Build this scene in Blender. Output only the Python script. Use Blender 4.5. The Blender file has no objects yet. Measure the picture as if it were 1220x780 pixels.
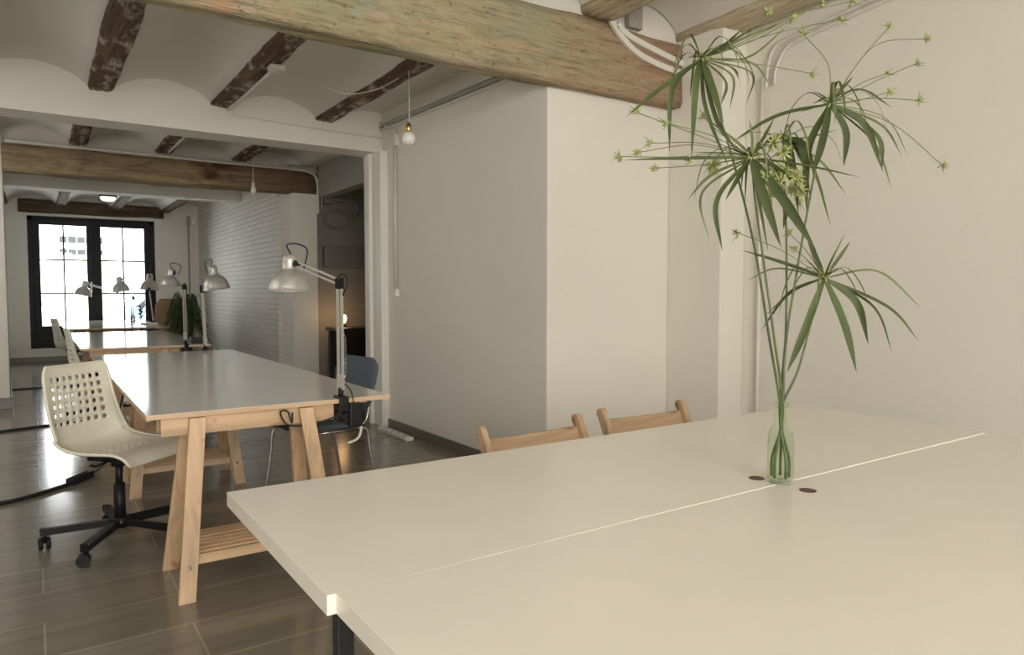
import bpy, bmesh, math, random
from mathutils import Vector, Matrix
random.seed(7)
C = bpy.context.scene.collection
PI = math.pi
V = Vector

# ------------------------------------------------------------------ camera
YAW, PITCH, F, H = 0.596526, -0.050032, 838.986, 1.23
fw = V((math.sin(YAW)*math.cos(PITCH), math.cos(YAW)*math.cos(PITCH), math.sin(PITCH)))
rt = V((math.cos(YAW), -math.sin(YAW), 0))
dn = fw.cross(rt)
cd = bpy.data.cameras.new('camera'); cam = bpy.data.objects.new('camera', cd); C.objects.link(cam)
cd.sensor_width = 36; cd.lens = F/1220*36; cd.clip_start = .02; cd.clip_end = 200
cam.matrix_world = Matrix(((rt.x, -dn.x, -fw.x, 0), (rt.y, -dn.y, -fw.y, 0), (rt.z, -dn.z, -fw.z, H), (0, 0, 0, 1)))
bpy.context.scene.camera = cam
cd.dof.use_dof = False

def at(x, y, D):
    "a point of the place from a measured pixel and a depth in metres"
    return V((0, 0, H)) + (fw + rt*((x-610)/F) + dn*((y-390)/F))*D

# ------------------------------------------------------------------ materials
def new_mat(name):
    m = bpy.data.materials.new(name); m.use_nodes = True
    nt = m.node_tree; nt.nodes.clear()
    out = nt.nodes.new('ShaderNodeOutputMaterial'); b = nt.nodes.new('ShaderNodeBsdfPrincipled')
    nt.links.new(b.outputs[0], out.inputs[0])
    return m, nt, b, out
def N(nt, t, **k):
    n = nt.nodes.new(t)
    for a, v in k.items():
        if a in n.inputs: n.inputs[a].default_value = v
        else: setattr(n, a, v)
    return n
def coords(nt, scale=(1, 1, 1), rot=(0, 0, 0)):
    tc = nt.nodes.new('ShaderNodeTexCoord'); mp = nt.nodes.new('ShaderNodeMapping')
    mp.inputs['Scale'].default_value = scale; mp.inputs['Rotation'].default_value = rot
    nt.links.new(tc.outputs['Object'], mp.inputs[0]); return mp.outputs[0]
def ramp(nt, fac, stops):
    r = nt.nodes.new('ShaderNodeValToRGB'); e = r.color_ramp.elements
    while len(e) < len(stops): e.new(.5)
    for el, (p, c) in zip(e, stops): el.position = p; el.color = (*c, 1)
    nt.links.new(fac, r.inputs[0]); return r.outputs[0]
def bump(nt, b, h, strength, dist=.01):
    n = nt.nodes.new('ShaderNodeBump'); n.inputs['Strength'].default_value = strength; n.inputs['Distance'].default_value = dist
    nt.links.new(h, n.inputs['Height']); nt.links.new(n.outputs[0], b.inputs['Normal'])
def plain(name, col, rough=.5, metal=0, spec=None, noise=.06, sc=30, bmp=0, emit=None, es=0):
    m, nt, b, o = new_mat(name)
    t = N(nt, 'ShaderNodeTexNoise', Scale=sc, Detail=4.0); nt.links.new(coords(nt), t.inputs[0])
    c = ramp(nt, t.outputs[0], [(.3, tuple(max(0, v*(1-noise)) for v in col)), (.7, tuple(min(1, v*(1+noise)) for v in col))])
    nt.links.new(c, b.inputs['Base Color']); b.inputs['Roughness'].default_value = rough; b.inputs['Metallic'].default_value = metal
    if spec is not None: b.inputs['Specular IOR Level'].default_value = spec
    if bmp: bump(nt, b, t.outputs[0], bmp)
    if emit: b.inputs['Emission Color'].default_value = (*emit, 1); b.inputs['Emission Strength'].default_value = es
    return m
def plaster(name, col, amp=.05, bmp=.25):
    m, nt, b, o = new_mat(name); co = coords(nt)
    t1 = N(nt, 'ShaderNodeTexNoise', Scale=1.3, Detail=5.0); t2 = N(nt, 'ShaderNodeTexNoise', Scale=38.0, Detail=6.0)
    for t in (t1, t2): nt.links.new(co, t.inputs[0])
    c = ramp(nt, t1.outputs[0], [(.25, tuple(v*(1-amp) for v in col)), (.75, col)])
    nt.links.new(c, b.inputs['Base Color']); b.inputs['Roughness'].default_value = .75
    bump(nt, b, t2.outputs[0], bmp, .006); return m
def pine(name, axis, base=(.66, .455, .285)):
    m, nt, b, o = new_mat(name); s = [26, 26, 26]; s[axis] = 1.6
    co = coords(nt, tuple(s)); t = N(nt, 'ShaderNodeTexNoise', Scale=1.0, Detail=5.0, Distortion=.6); nt.links.new(co, t.inputs[0])
    k = N(nt, 'ShaderNodeTexNoise', Scale=9.0, Detail=1.0); nt.links.new(coords(nt), k.inputs[0])
    c1 = ramp(nt, t.outputs[0], [(.3, tuple(v*.72 for v in base)), (.55, base), (.8, tuple(min(1, v*1.14) for v in base))])
    c2 = ramp(nt, k.outputs[0], [(.70, (1, 1, 1)), (.78, (.55, .38, .27))])
    mx = N(nt, 'ShaderNodeMix', data_type='RGBA', blend_type='MULTIPLY'); mx.inputs[0].default_value = 1
    nt.links.new(c1, mx.inputs[6]); nt.links.new(c2, mx.inputs[7]); nt.links.new(mx.outputs[2], b.inputs['Base Color'])
    b.inputs['Roughness'].default_value = .45; bump(nt, b, t.outputs[0], .08); return m
def oldwood(name, axis, stops, patch=None, patch_pos=(.55, .62), bs=.7, stretch=1.2, tint=None):
    m, nt, b, o = new_mat(name); s = [16, 16, 16]; s[axis] = stretch
    t = N(nt, 'ShaderNodeTexNoise', Scale=1.0, Detail=8.0, Roughness=.65, Distortion=.8); nt.links.new(coords(nt, tuple(s)), t.inputs[0])
    col = ramp(nt, t.outputs[0], stops)
    if patch:
        for i, (pc, sc, p0, p1) in enumerate(patch):
            q = [sc*2.2]*3; q[axis] = sc
            p = N(nt, 'ShaderNodeTexNoise', Scale=1.0, Detail=6.0, Roughness=.6)
            mp = coords(nt, tuple(q)); mp.node.inputs['Location'].default_value = (i*3.7+1, i*2.1, i*5.3)
            nt.links.new(mp, p.inputs[0])
            f = ramp(nt, p.outputs[0], [(p0, (0, 0, 0)), (p1, (1, 1, 1))])
            mx = N(nt, 'ShaderNodeMix', data_type='RGBA'); nt.links.new(f, mx.inputs[0]); nt.links.new(col, mx.inputs[6])
            mx.inputs[7].default_value = (*pc, 1); col = mx.outputs[2]
    if tint:
        tc = nt.nodes.new('ShaderNodeTexCoord'); sx = nt.nodes.new('ShaderNodeSeparateXYZ'); nt.links.new(tc.outputs['Object'], sx.inputs[0])
        mr = N(nt, 'ShaderNodeMapRange'); nt.links.new(sx.outputs[axis], mr.inputs[0]); mr.inputs[1].default_value = tint[1]; mr.inputs[2].default_value = tint[2]; mr.inputs[4].default_value = tint[3]
        mx = N(nt, 'ShaderNodeMix', data_type='RGBA'); nt.links.new(mr.outputs[0], mx.inputs[0]); nt.links.new(col, mx.inputs[6]); mx.inputs[7].default_value = (*tint[0], 1); col = mx.outputs[2]
    g = [70, 70, 70]; g[axis] = 5
    fn = N(nt, 'ShaderNodeTexNoise', Scale=1.0, Detail=4.0, Roughness=.7); nt.links.new(coords(nt, tuple(g)), fn.inputs[0])
    sp = N(nt, 'ShaderNodeTexNoise', Scale=34.0, Detail=2.0); nt.links.new(coords(nt), sp.inputs[0])
    f1 = ramp(nt, fn.outputs[0], [(.28, (.50, .46, .42)), (.48, (1, 1, 1)), (.7, (1.12, 1.12, 1.1))])
    f2 = ramp(nt, sp.outputs[0], [(.27, (.55, .45, .38)), (.34, (1, 1, 1)), (.70, (1, 1, 1)), (.76, (1.25, 1.25, 1.22))])
    for f in (f1, f2):
        mx = N(nt, 'ShaderNodeMix', data_type='RGBA', blend_type='MULTIPLY'); mx.inputs[0].default_value = 1
        nt.links.new(col, mx.inputs[6]); nt.links.new(f, mx.inputs[7]); col = mx.outputs[2]
    nt.links.new(col, b.inputs['Base Color']); b.inputs['Roughness'].default_value = .85
    ad = N(nt, 'ShaderNodeMath', operation='ADD'); nt.links.new(t.outputs[0], ad.inputs[0]); nt.links.new(fn.outputs[0], ad.inputs[1])
    bump(nt, b, ad.outputs[0], bs, .02); return m

M = {}
M['wall'] = plaster('white_plaster', (.80, .77, .70))
M['wall_shaded'] = plaster('shaded_plaster', (.34, .325, .295))  # shade of the bulkhead and alcove put into a darker plaster colour
M['ceil'] = plaster('ceiling_plaster', (.74, .715, .655), bmp=.15)
M['beamwhite'] = plaster('painted_beam', (.80, .77, .70), bmp=.2)
M['trim'] = plain('trim_white', (.82, .79, .73), .4, noise=.03)
M['skirt'] = plain('skirting_tile', (.155, .135, .112), .35)
M['pipe'] = plain('white_pipe', (.72, .69, .62), .45, noise=.03)
M['pipegrey'] = plain('grey_pipe', (.36, .34, .30), .5)
M['table'] = plain('white_lacquer', (.82, .785, .71), .24, noise=.015, sc=4)
M['laminate'] = plain('white_laminate', (.76, .75, .72), .11, noise=.02, sc=3)
M['edge'] = plain('table_edge', (.66, .63, .56), .35, noise=.03)
M['black'] = plain('black_metal', (.014, .014, .016), .4, spec=.35)
M['plasticblack'] = plain('black_plastic', (.010, .010, .011), .45, spec=.3)
M['rubber'] = plain('black_rubber', (.012, .012, .012), .6)
M['shell'] = plain('cream_plastic', (.78, .75, .64), .38, noise=.03)
M['silver'] = plain('silver_lacquer', (.52, .51, .48), .34, .55, noise=.04)
M['steel'] = plain('chrome_steel', (.45, .44, .42), .25, 1.0)
M['slate'] = plain('slate_fabric', (.075, .095, .115), .8, noise=.15, sc=200, bmp=.1)
M['doorblack'] = plain('black_door_paint', (.010, .011, .014), .45, spec=.25)
M['brass'] = plain('brass', (.62, .42, .16), .3, 1.0)
M['darkwood'] = plain('dark_wood', (.028, .020, .015), .45, noise=.2)
M['cork'] = plain('tan_wicker', (.34, .20, .10), .6, noise=.25, sc=60, bmp=.3)
M['hole'] = plain('brown_cap', (.10, .045, .035), .5)
M['leaf'] = plain('green_leaf', (.052, .074, .018), .65, noise=.35, sc=12)
M['leafpale'] = plain('pale_green_leaf', (.13, .155, .055), .5, noise=.3, sc=14)
M['stalk'] = plain('green_stalk', (.085, .11, .04), .45, noise=.2)
M['flower'] = plain('pale_flower', (.36, .385, .15), .7, noise=.25, sc=80)
M['fern'] = plain('dark_fern', (.055, .085, .035), .55, noise=.4, sc=10)
M['pot'] = plain('terracotta', (.30, .15, .09), .7)
M['red'] = plain('red_paint', (.75, .13, .10), .5)
M['blue'] = plain('blue_car_paint', (.16, .24, .36), .3)
M['street'] = plain('street_stone', (.75, .74, .72), .8)
M['facade'] = plaster('facade_render', (.90, .89, .87))
M['facadedark'] = plain('facade_shutter', (.012, .012, .012), .6)
M['ochre'] = plaster('ochre_render', (.55, .40, .22))
M['panel'] = plain('grey_panel', (.24, .235, .22), .5)
M['pine0'] = pine('pine_grain_x', 0); M['pine1'] = pine('pine_grain_y', 1); M['pine2'] = pine('pine_grain_z', 2)
M['beech0'] = pine('chair_wood_x', 0, (.50, .345, .215)); M['beech2'] = pine('chair_wood_z', 2, (.48, .33, .205)); M['beech1'] = pine('chair_wood_y', 1, (.50, .345, .215))
M['bigbeam'] = oldwood('old_painted_timber', 0, stretch=3.0, stops= [(.25, (.20, .14, .08)), (.40, (.40, .32, .195)), (.6, (.52, .435, .285)), (.85, (.70, .62, .46))],
                       patch=[((.37, .39, .255), 1.6, .46, .70), ((.60, .36, .21), 3.2, .60, .72), ((.40, .46, .34), 4.1, .60, .70), ((.58, .44, .35), 2.6, .60, .72), ((.10, .06, .035), 5.3, .69, .73)], bs=.9, tint=((.40, .235, .15), 1.1, 2.7, .75))
M['beam2'] = oldwood('old_brown_timber', 0, [(.25, (.14, .085, .045)), (.42, (.30, .215, .125)), (.62, (.44, .335, .205)), (.85, (.56, .46, .32))],
                     [((.12, .05, .028), 1.0, .60, .70)], tint=((.13, .058, .03), .2, 1.4, .7))
JS = [(.25, (.045, .024, .015)), (.45, (.11, .058, .035)), (.6, (.19, .11, .065)), (.8, (.34, .25, .17))]
M['joist'] = oldwood('dark_joist_timber', 1, JS, [((.50, .45, .37), 5.0, .50, .62)])
M['joistpale'] = oldwood('pale_joist_timber', 1, [(.3, (.34, .265, .18)), (.5, (.56, .465, .335)), (.75, (.72, .64, .50))], [((.55, .49, .39), 3.0, .6, .68)])
M['lintel'] = oldwood('lintel_timber', 0, [(.3, (.055, .034, .022)), (.5, (.12, .078, .05)), (.75, (.20, .14, .09))], [((.20, .05, .03), 2.5, .66, .70)])

def floor_mat():
    m, nt, b, o = new_mat('grey_wood_tile'); co = coords(nt)
    br = N(nt, 'ShaderNodeTexBrick', Scale=1.0); br.offset = .5
    br.inputs['Color1'].default_value = (1, 1, 1, 1); br.inputs['Color2'].default_value = (.84, .82, .8, 1); br.inputs['Mortar'].default_value = (1.5, 1.45, 1.35, 1)
    br.inputs['Mortar Size'].default_value = .0035; br.inputs['Brick Width'].default_value = .92; br.inputs['Row Height'].default_value = .31
    nt.links.new(co, br.inputs[0])
    t = N(nt, 'ShaderNodeTexNoise', Scale=1.0, Detail=6.0, Roughness=.6); nt.links.new(coords(nt, (1.2, 14, 1)), t.inputs[0])
    c = ramp(nt, t.outputs[0], [(.3, (.200, .180, .145)), (.7, (.265, .240, .196))])
    mx = N(nt, 'ShaderNodeMix', data_type='RGBA', blend_type='MULTIPLY'); mx.inputs[0].default_value = 1
    nt.links.new(c, mx.inputs[6]); nt.links.new(br.outputs[0], mx.inputs[7]); nt.links.new(mx.outputs[2], b.inputs['Base Color'])
    r = ramp(nt, t.outputs[0], [(.3, (.13, .13, .13)), (.7, (.20, .20, .20))]); nt.links.new(r, b.inputs['Roughness'])
    iv = N(nt, 'ShaderNodeMath', operation='SUBTRACT'); iv.inputs[0].default_value = 1; nt.links.new(br.outputs['Fac'], iv.inputs[1])
    ad = N(nt, 'ShaderNodeMath', operation='ADD'); nt.links.new(iv.outputs[0], ad.inputs[0])
    sc = N(nt, 'ShaderNodeMath', operation='MULTIPLY'); sc.inputs[1].default_value = .25; nt.links.new(t.outputs[0], sc.inputs[0]); nt.links.new(sc.outputs[0], ad.inputs[1])
    bump(nt, b, ad.outputs[0], .16, .003); return m
M['floor'] = floor_mat()
for k_ in ('floor', 'laminate'):
    M[k_].node_tree.nodes['Principled BSDF'].inputs['Specular IOR Level'].default_value = .75
def brick_mat():
    m, nt, b, o = new_mat('white_brick'); co = coords(nt, rot=(0, PI/2, 0))
    tc = nt.nodes.new('ShaderNodeTexCoord'); sp = nt.nodes.new('ShaderNodeSeparateXYZ'); cb = nt.nodes.new('ShaderNodeCombineXYZ')
    nt.links.new(tc.outputs['Object'], sp.inputs[0]); nt.links.new(sp.outputs['Y'], cb.inputs['X']); nt.links.new(sp.outputs['Z'], cb.inputs['Y'])
    br = N(nt, 'ShaderNodeTexBrick', Scale=1.0); br.inputs['Brick Width'].default_value = .29; br.inputs['Row Height'].default_value = .072
    br.inputs['Mortar Size'].default_value = .009; br.inputs['Mortar Smooth'].default_value = .6
    br.inputs['Color1'].default_value = (.72, .69, .63, 1); br.inputs['Color2'].default_value = (.66, .63, .575, 1); br.inputs['Mortar'].default_value = (.56, .535, .485, 1)
    ns = N(nt, 'ShaderNodeTexNoise', Scale=6.0, Detail=4.0); nt.links.new(cb.outputs[0], ns.inputs[0])
    mv = N(nt, 'ShaderNodeVectorMath', operation='MULTIPLY_ADD'); nt.links.new(ns.outputs['Color'], mv.inputs[0]); mv.inputs[1].default_value = (.03, .03, 0); nt.links.new(cb.outputs[0], mv.inputs[2])
    nt.links.new(mv.outputs[0], br.inputs[0]); nt.links.new(br.outputs[0], b.inputs['Base Color']); b.inputs['Roughness'].default_value = .6
    iv = N(nt, 'ShaderNodeMath', operation='SUBTRACT'); iv.inputs[0].default_value = 1; nt.links.new(br.outputs['Fac'], iv.inputs[1])
    bump(nt, b, iv.outputs[0], .6, .02); return m
M['brick'] = brick_mat()
def glass_pane():
    m, nt, b, o = new_mat('clear_pane'); nt.nodes.remove(b)
    tr = N(nt, 'ShaderNodeBsdfTransparent'); gl = N(nt, 'ShaderNodeBsdfGlossy', Roughness=.02); fr = N(nt, 'ShaderNodeFresnel', IOR=1.4); mx = nt.nodes.new('ShaderNodeMixShader')
    tr.inputs[0].default_value = (.97, .98, .98, 1)
    nt.links.new(fr.outputs[0], mx.inputs[0]); nt.links.new(tr.outputs[0], mx.inputs[1]); nt.links.new(gl.outputs[0], mx.inputs[2]); nt.links.new(mx.outputs[0], o.inputs[0]); return m
M['pane'] = glass_pane()
def glassy(name, col, ior, rough=0):
    m, nt, b, o = new_mat(name); b.inputs['Base Color'].default_value = (*col, 1); b.inputs['Transmission Weight'].default_value = 1
    b.inputs['IOR'].default_value = ior; b.inputs['Roughness'].default_value = rough; return m
def clear(name, tint, ior):
    m, nt, b, o = new_mat(name); nt.nodes.remove(b)
    tr = N(nt, 'ShaderNodeBsdfTransparent'); gl = N(nt, 'ShaderNodeBsdfGlossy', Roughness=.03); lw = N(nt, 'ShaderNodeLayerWeight', Blend=.5); fr = N(nt, 'ShaderNodeMath', operation='POWER'); fr.inputs[1].default_value = ior; nt.links.new(lw.outputs['Facing'], fr.inputs[0]); mx = nt.nodes.new('ShaderNodeMixShader')
    tr.inputs[0].default_value = (*tint, 1); gl.inputs[0].default_value = (.9, .95, .9, 1)
    nt.links.new(fr.outputs[0], mx.inputs[0]); nt.links.new(tr.outputs[0], mx.inputs[1]); nt.links.new(gl.outputs[0], mx.inputs[2]); nt.links.new(mx.outputs[0], o.inputs[0]); return m
M['glass'] = clear('vase_glass', (.96, .98, .955), 3.5); M['water'] = clear('water', (.955, .975, .94), 6.0)
M['opal'] = plain('opal_glass', (.86, .84, .80), .15, noise=.01)
M['glow'] = plain('lit_bulb', (1, .8, .5), .4, emit=(1, .62, .28), es=9)
M['glow2'] = plain('lit_diffuser', (1, .9, .7), .4, emit=(1, .88, .66), es=3.5)

# ------------------------------------------------------------------ mesh helpers
def box(bm, a, b, bev=0, M4=None):
    a, b = V(a), V(b); c = (a+b)/2; s = b-a
    r = bmesh.ops.create_cube(bm, size=1); vs = r['verts']
    for v in vs: v.co = V((v.co.x*abs(s.x), v.co.y*abs(s.y), v.co.z*abs(s.z))) + c
    if M4 is not None:
        for v in vs: v.co = M4 @ v.co
    if bev:
        es = {e for v in vs for e in v.link_edges}
        bmesh.ops.bevel(bm, geom=list(es), offset=bev, segments=2, affect='EDGES', profile=.6)
def bar(bm, p, q, w, t, up=(0, 0, 1), bev=0):
    "rectangular bar from p to q; w across, t along the up side"
    p, q = V(p), V(q); z = (q-p); L = z.length; z.normalize()
    x = V(up).cross(z)
    if x.length < 1e-4: x = V((1, 0, 0)).cross(z)
    x.normalize(); y = z.cross(x)
    m = Matrix((( x.x, y.x, z.x, p.x), (x.y, y.y, z.y, p.y), (x.z, y.z, z.z, p.z), (0, 0, 0, 1)))
    box(bm, (-w/2, -t/2, 0), (w/2, t/2, L), bev, m)
def tube(bm, pts, r, n=8, cap=True, closed=False):
    pts = [V(p) for p in pts]; rings = []; k = len(pts); prev = None
    rs = r if isinstance(r, (list, tuple)) else [r]*k
    for i, p in enumerate(pts):
        if closed: d = pts[(i+1) % k]-pts[i-1]
        else: d = pts[min(i+1, k-1)]-pts[max(i-1, 0)]
        d.normalize()
        if prev is None:
            x = d.orthogonal().normalized()
        else:
            x = prev-d*prev.dot(d)
            if x.length < 1e-6: x = d.orthogonal()
            x.normalize()
        prev = x; y = d.cross(x)
        rings.append([bm.verts.new(p+(x*math.cos(2*PI*j/n)+y*math.sin(2*PI*j/n))*rs[i]) for j in range(n)])
    for i in range(k if closed else k-1):
        A, B = rings[i], rings[(i+1) % k]
        for j in range(n):
            f = bm.faces.new((A[j], A[(j+1) % n], B[(j+1) % n], B[j])); f.smooth = True
    if cap and not closed:
        bm.faces.new(rings[0][::-1]); bm.faces.new(rings[-1])
def lathe(bm, prof, n=24, M4=None, smooth=True, cap=False):
    rings = []
    for (r, z) in prof:
        if r < 1e-6: ring = [bm.verts.new((0, 0, z))]
        else: ring = [bm.verts.new((r*math.cos(2*PI*j/n), r*math.sin(2*PI*j/n), z)) for j in range(n)]
        if M4 is not None:
            for v in ring: v.co = M4 @ v.co
        rings.append(ring)
    for A, B in zip(rings, rings[1:]):
        for j in range(n):
            k = (j+1) % n
            if len(A) == 1 and len(B) == 1: continue
            if len(A) == 1: f = bm.faces.new((A[0], B[k], B[j]))
            elif len(B) == 1: f = bm.faces.new((A[j], A[k], B[0]))
            else: f = bm.faces.new((A[j], A[k], B[k], B[j]))
            f.smooth = smooth
    return rings
def frame_at(p, z):
    z = V(z).normalized(); x = z.orthogonal().normalized(); y = z.cross(x); p = V(p)
    return Matrix(((x.x, y.x, z.x, p.x), (x.y, y.y, z.y, p.y), (x.z, y.z, z.z, p.z), (0, 0, 0, 1)))
def cyl(bm, p, q, r, n=16): tube(bm, [p, q], r, n)
def curve(pts, n=16):
    "Catmull-Rom through points"
    pts = [V(p) for p in pts]; P = [pts[0]*2-pts[1]]+pts+[pts[-1]*2-pts[-2]]; out = []
    for i in range(1, len(P)-2):
        a, b, c, d = P[i-1:i+3]
        for k in range(n):
            t = k/n
            out.append(.5*((2*b)+(c-a)*t+(2*a-5*b+4*c-d)*t*t+(3*b-a-3*c+d)*t**3))
    out.append(pts[-1]); return out
def obj(name, bm, mat, parent=None, loc=None):
    me = bpy.data.meshes.new(name); bmesh.ops.recalc_face_normals(bm, faces=bm.faces[:]); bm.to_mesh(me); bm.free()
    for m in (mat if isinstance(mat, (list, tuple)) else [mat]): me.materials.append(M[m])
    o = bpy.data.objects.new(name, me); C.objects.link(o)
    if parent: o.parent = parent
    if loc: o.location = loc
    return o
def B(): return bmesh.new()
def tag(o, label, cat, group=None):
    o['label'] = label; o['category'] = cat
    if group: o['group'] = group
    return o
def thing(name, label, cat, loc=(0, 0, 0), rz=0, group=None):
    o = bpy.data.objects.new(name, None); C.objects.link(o); o.location = loc; o.rotation_euler = (0, 0, rz)
    o.empty_display_size = .1
    return tag(o, label, cat, group)
def struct(name, bm, mat, parent=None):
    o = obj(name, bm, mat, parent)
    if not parent: o['kind'] = 'structure'
    return o
def sbox(name, mat, *ab, bev=0):
    bm = B()
    for a, b in ab: box(bm, a, b, bev)
    return struct(name, bm, mat)
def dup(root, loc, rz=0, label=None, group=None):
    def cp(o, par):
        c = o.copy(); C.objects.link(c); c.parent = par
        for ch in list(o.children): cp(ch, c)
        return c
    kids = list(root.children); r = root.copy(); C.objects.link(r); r.location = loc; r.rotation_euler = (0, 0, rz)
    if label: r['label'] = label
    if group: r['group'] = group
    for ch in kids: cp(ch, r)
    return r
def solidify(o, t, off=0):
    m = o.modifiers.new('thickness', 'SOLIDIFY'); m.thickness = t; m.offset = off; return o

# ------------------------------------------------------------------ the room
XL, XR, XD = -1.6, 3.98, 4.7      # left wall, right wall of the near bay, deepest alcove
YB, YF = -4.6, 15.0
sbox('floor', 'floor', ((XL-.2, YB-.2, -.1), (XD+.1, YF+.15, 0)))
sbox('wall_left', 'wall', ((XL-.2, YB-.2, 0), (XL, YF, 3.4)))
sbox('wall_back', 'wall', ((XL, YB-.2, 0), (XD+.1, YB, 3.4)))
sbox('wall_right_near', 'wall', ((XR, YB, 0), (XR+.2, 3.54, 3.4)))
sbox('wall_pilaster', 'wall', ((3.74, 3.07, 0), (XR, 3.54, 3.4)), bev=.012)
sbox('wall_right_middle', 'wall', ((2.67, 3.54, 0), (XR+.2, 6.05, 3.4)), bev=.008)
# painted beam wall between the bays, open below 2.5 m
sbox('wall_lintel_white', 'beamwhite', ((XL, 6.05, 2.5), (XD, 6.34, 3.4)))
sbox('wall_jamb_right', 'wall', ((2.615, 6.05, 0), (XD, 6.34, 2.5)))
sbox('wall_jamb_left', 'wall', ((XL, 6.05, 0), (-1.05, 6.34, 2.5)))
# bulkhead and alcove on the right of the middle bay
sbox('wall_bulkhead', 'wall_shaded', ((3.1, 6.34, 2.46), (3.25, 9.1, 3.4)))
sbox('wall_alcove_side', 'wall_shaded', ((XD-.05, 6.34, 0), (XD+.1, 9.3, 3.4)))
sbox('wall_alcove_back', 'wall_shaded', ((3.1, 9.3, 0), (XD+.1, 9.45, 3.4)))
sbox('ceiling_alcove', 'wall_shaded', ((3.25, 6.34, 2.72), (XD, 9.3, 2.8)))
sbox('wall_pier_right', 'wall', ((2.775, 9.1, 0), (3.1, 9.6, 3.4)), bev=.01)
sbox('wall_pier_left', 'wall', ((XL, 9.1, 0), (-.23, 9.42, 3.4)), bev=.01)
sbox('wall_above_beam', 'ceil', ((-.23, 9.14, 2.74), (2.775, 9.40, 3.4)))
sbox('wall_brick', 'brick', ((2.72, 9.6, 0), (2.9, YF, 3.4)))
sbox('wall_lintel_far', 'beamwhite', ((XL, 11.5, 2.64), (2.72, 11.8, 3.4)))
# far wall with the door opening
DX0, DX1, DZ0, DZ1 = -.06, 1.945, .235, 2.575
sbox('wall_front', 'wall', ((XL, YF, 0), (DX0, YF+.2, 3.4)), ((DX1, YF, 0), (2.9, YF+.2, 3.4)), ((DX0, YF, 0), (DX1, YF+.2, DZ0)), ((DX0, YF, DZ1), (DX1, YF+.2, 3.4)))
sbox('ceiling_slab', 'ceil', ((XL-.2, YB-.2, 3.4), (XD+.1, YF+.2, 3.5)))
# vaulted plaster between the joists
JX = [-2.085+.845*i for i in range(9)]      # joist centres: .45, 1.295, 2.14 ... fall on this grid
def vault(name, y0, y1, zs, rise, x0=XL, x1=XR):
    bm = B(); pts = []
    for a, b in zip(JX, JX[1:]):
        pts.append((a, zs)); a += .087; b -= .087
        for k in range(15):
            t = k/14; x = a+(b-a)*t
            pts.append((x, zs+rise*math.sqrt(max(0, 1-(2*t-1)**2))*.4+rise*.6*(1-(2*t-1)**2)))
    pts = [p for p in pts if x0-.01 <= p[0] <= x1+.01]
    pts = [(x0, pts[0][1])]+pts+[(x1, pts[-1][1])]
    A = [bm.verts.new((x, y0, z)) for x, z in pts]; Bv = [bm.verts.new((x, y1, z)) for x, z in pts]
    for i in range(len(pts)-1):
        f = bm.faces.new((A[i], A[i+1], Bv[i+1], Bv[i])); f.smooth = True
    return struct(name, bm, 'ceil')
vault('ceiling_near', YB, 3.46, 2.985, .16)
vault('ceiling_middle', 3.42, 6.05, 2.735, .125, XL, 3.98)
vault('ceiling_inner', 6.34, 9.14, 2.865, .15, XL, 3.1)
vault('ceiling_far', 9.40, 11.5, 2.80, .13, XL, 2.72)
vault('ceiling_entrance', 11.8, YF, 2.80, .13, XL, 2.72)
# plaster infill above the big beam (between the two ceiling heights)
sbox('wall_above_big_beam', 'ceil', ((XL, 3.47, 2.90), (XR, 3.62, 3.4)))
# skirting
sbox('baseboard_right', 'skirt', ((2.655, 3.53, 0), (2.67, 5.99, .078)), bev=.003)
sbox('baseboard_jamb', 'skirt', ((2.600, 6.20, 0), (2.615, 6.34, .078)), bev=.003)
sbox('baseboard_front', 'skirt', ((XL, YF-.015, 0), (2.72, YF, .085)), bev=.003)
sbox('baseboard_pier', 'skirt', ((XL, 9.085, 0), (-.215, 9.1, .12)), ((-.23, 9.1, 0), (-.215, 9.42, .12)), bev=.003)
sbox('baseboard_brick', 'skirt', ((2.705, 9.6, 0), (2.72, YF-.015, .078)), bev=.003)
# white boards framing the opening
sbox('trim_1', 'trim', ((2.60, 5.93, 0), (2.672, 6.05, 2.5)), bev=.006)
sbox('trim_2', 'trim', ((2.585, 6.15, 0), (2.615, 6.20, 2.5)), bev=.004)

# ------------------------------------------------------------------ timber beams and joists
def rough(name, a, b, mat, label, amp=.012, seg=.16, group=None, seed=1, cat='beam'):
    "rough-hewn squared timber"
    rnd = random.Random(seed); a, b = V(a), V(b); s = b-a; ax = 0 if s.x > s.y else 1
    n = max(4, int(s[ax]/seg)); bm = B(); rings = []
    ph = [rnd.uniform(0, 6) for _ in range(8)]
    prof = []
    o, z = (1, 2) if ax == 0 else (0, 2)
    for k in range(24):         # rounded-rectangle section
        t = (k+.5)/24*2*PI; c, sn = math.cos(t), math.sin(t); e = 18
        r = 1/((abs(c)**e+abs(sn)**e)**(1/e)); prof.append((c*r, sn*r))
    for i in range(n+1):
        u = a[ax]+s[ax]*i/n; ring = []
        for j, (p, q) in enumerate(prof):
            w = amp*(math.sin(u*2.3+ph[j % 8])*.5+math.sin(u*5.9+ph[(j*3+1) % 8])*.35+rnd.uniform(-.4, .4))
            co = V((0, 0, 0)); co[ax] = u; co[o] = (a[o]+b[o])/2+p*(s[o]/2+w); co[z] = (a.z+b.z)/2+q*(s.z/2+w)
            ring.append(bm.verts.new(co))
        rings.append(ring)
    for A, Bq in zip(rings, rings[1:]):
        for j in range(24):
            f = bm.faces.new((A[j], A[(j+1) % 24], Bq[(j+1) % 24], Bq[j])); f.smooth = True
    bm.faces.new(rings[0]); bm.faces.new(rings[-1][::-1])
    c = (a+b)/2
    for v in bm.verts: v.co -= c
    o_ = obj(name, bm, mat, None, c); return tag(o_, label, cat, group)
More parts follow.
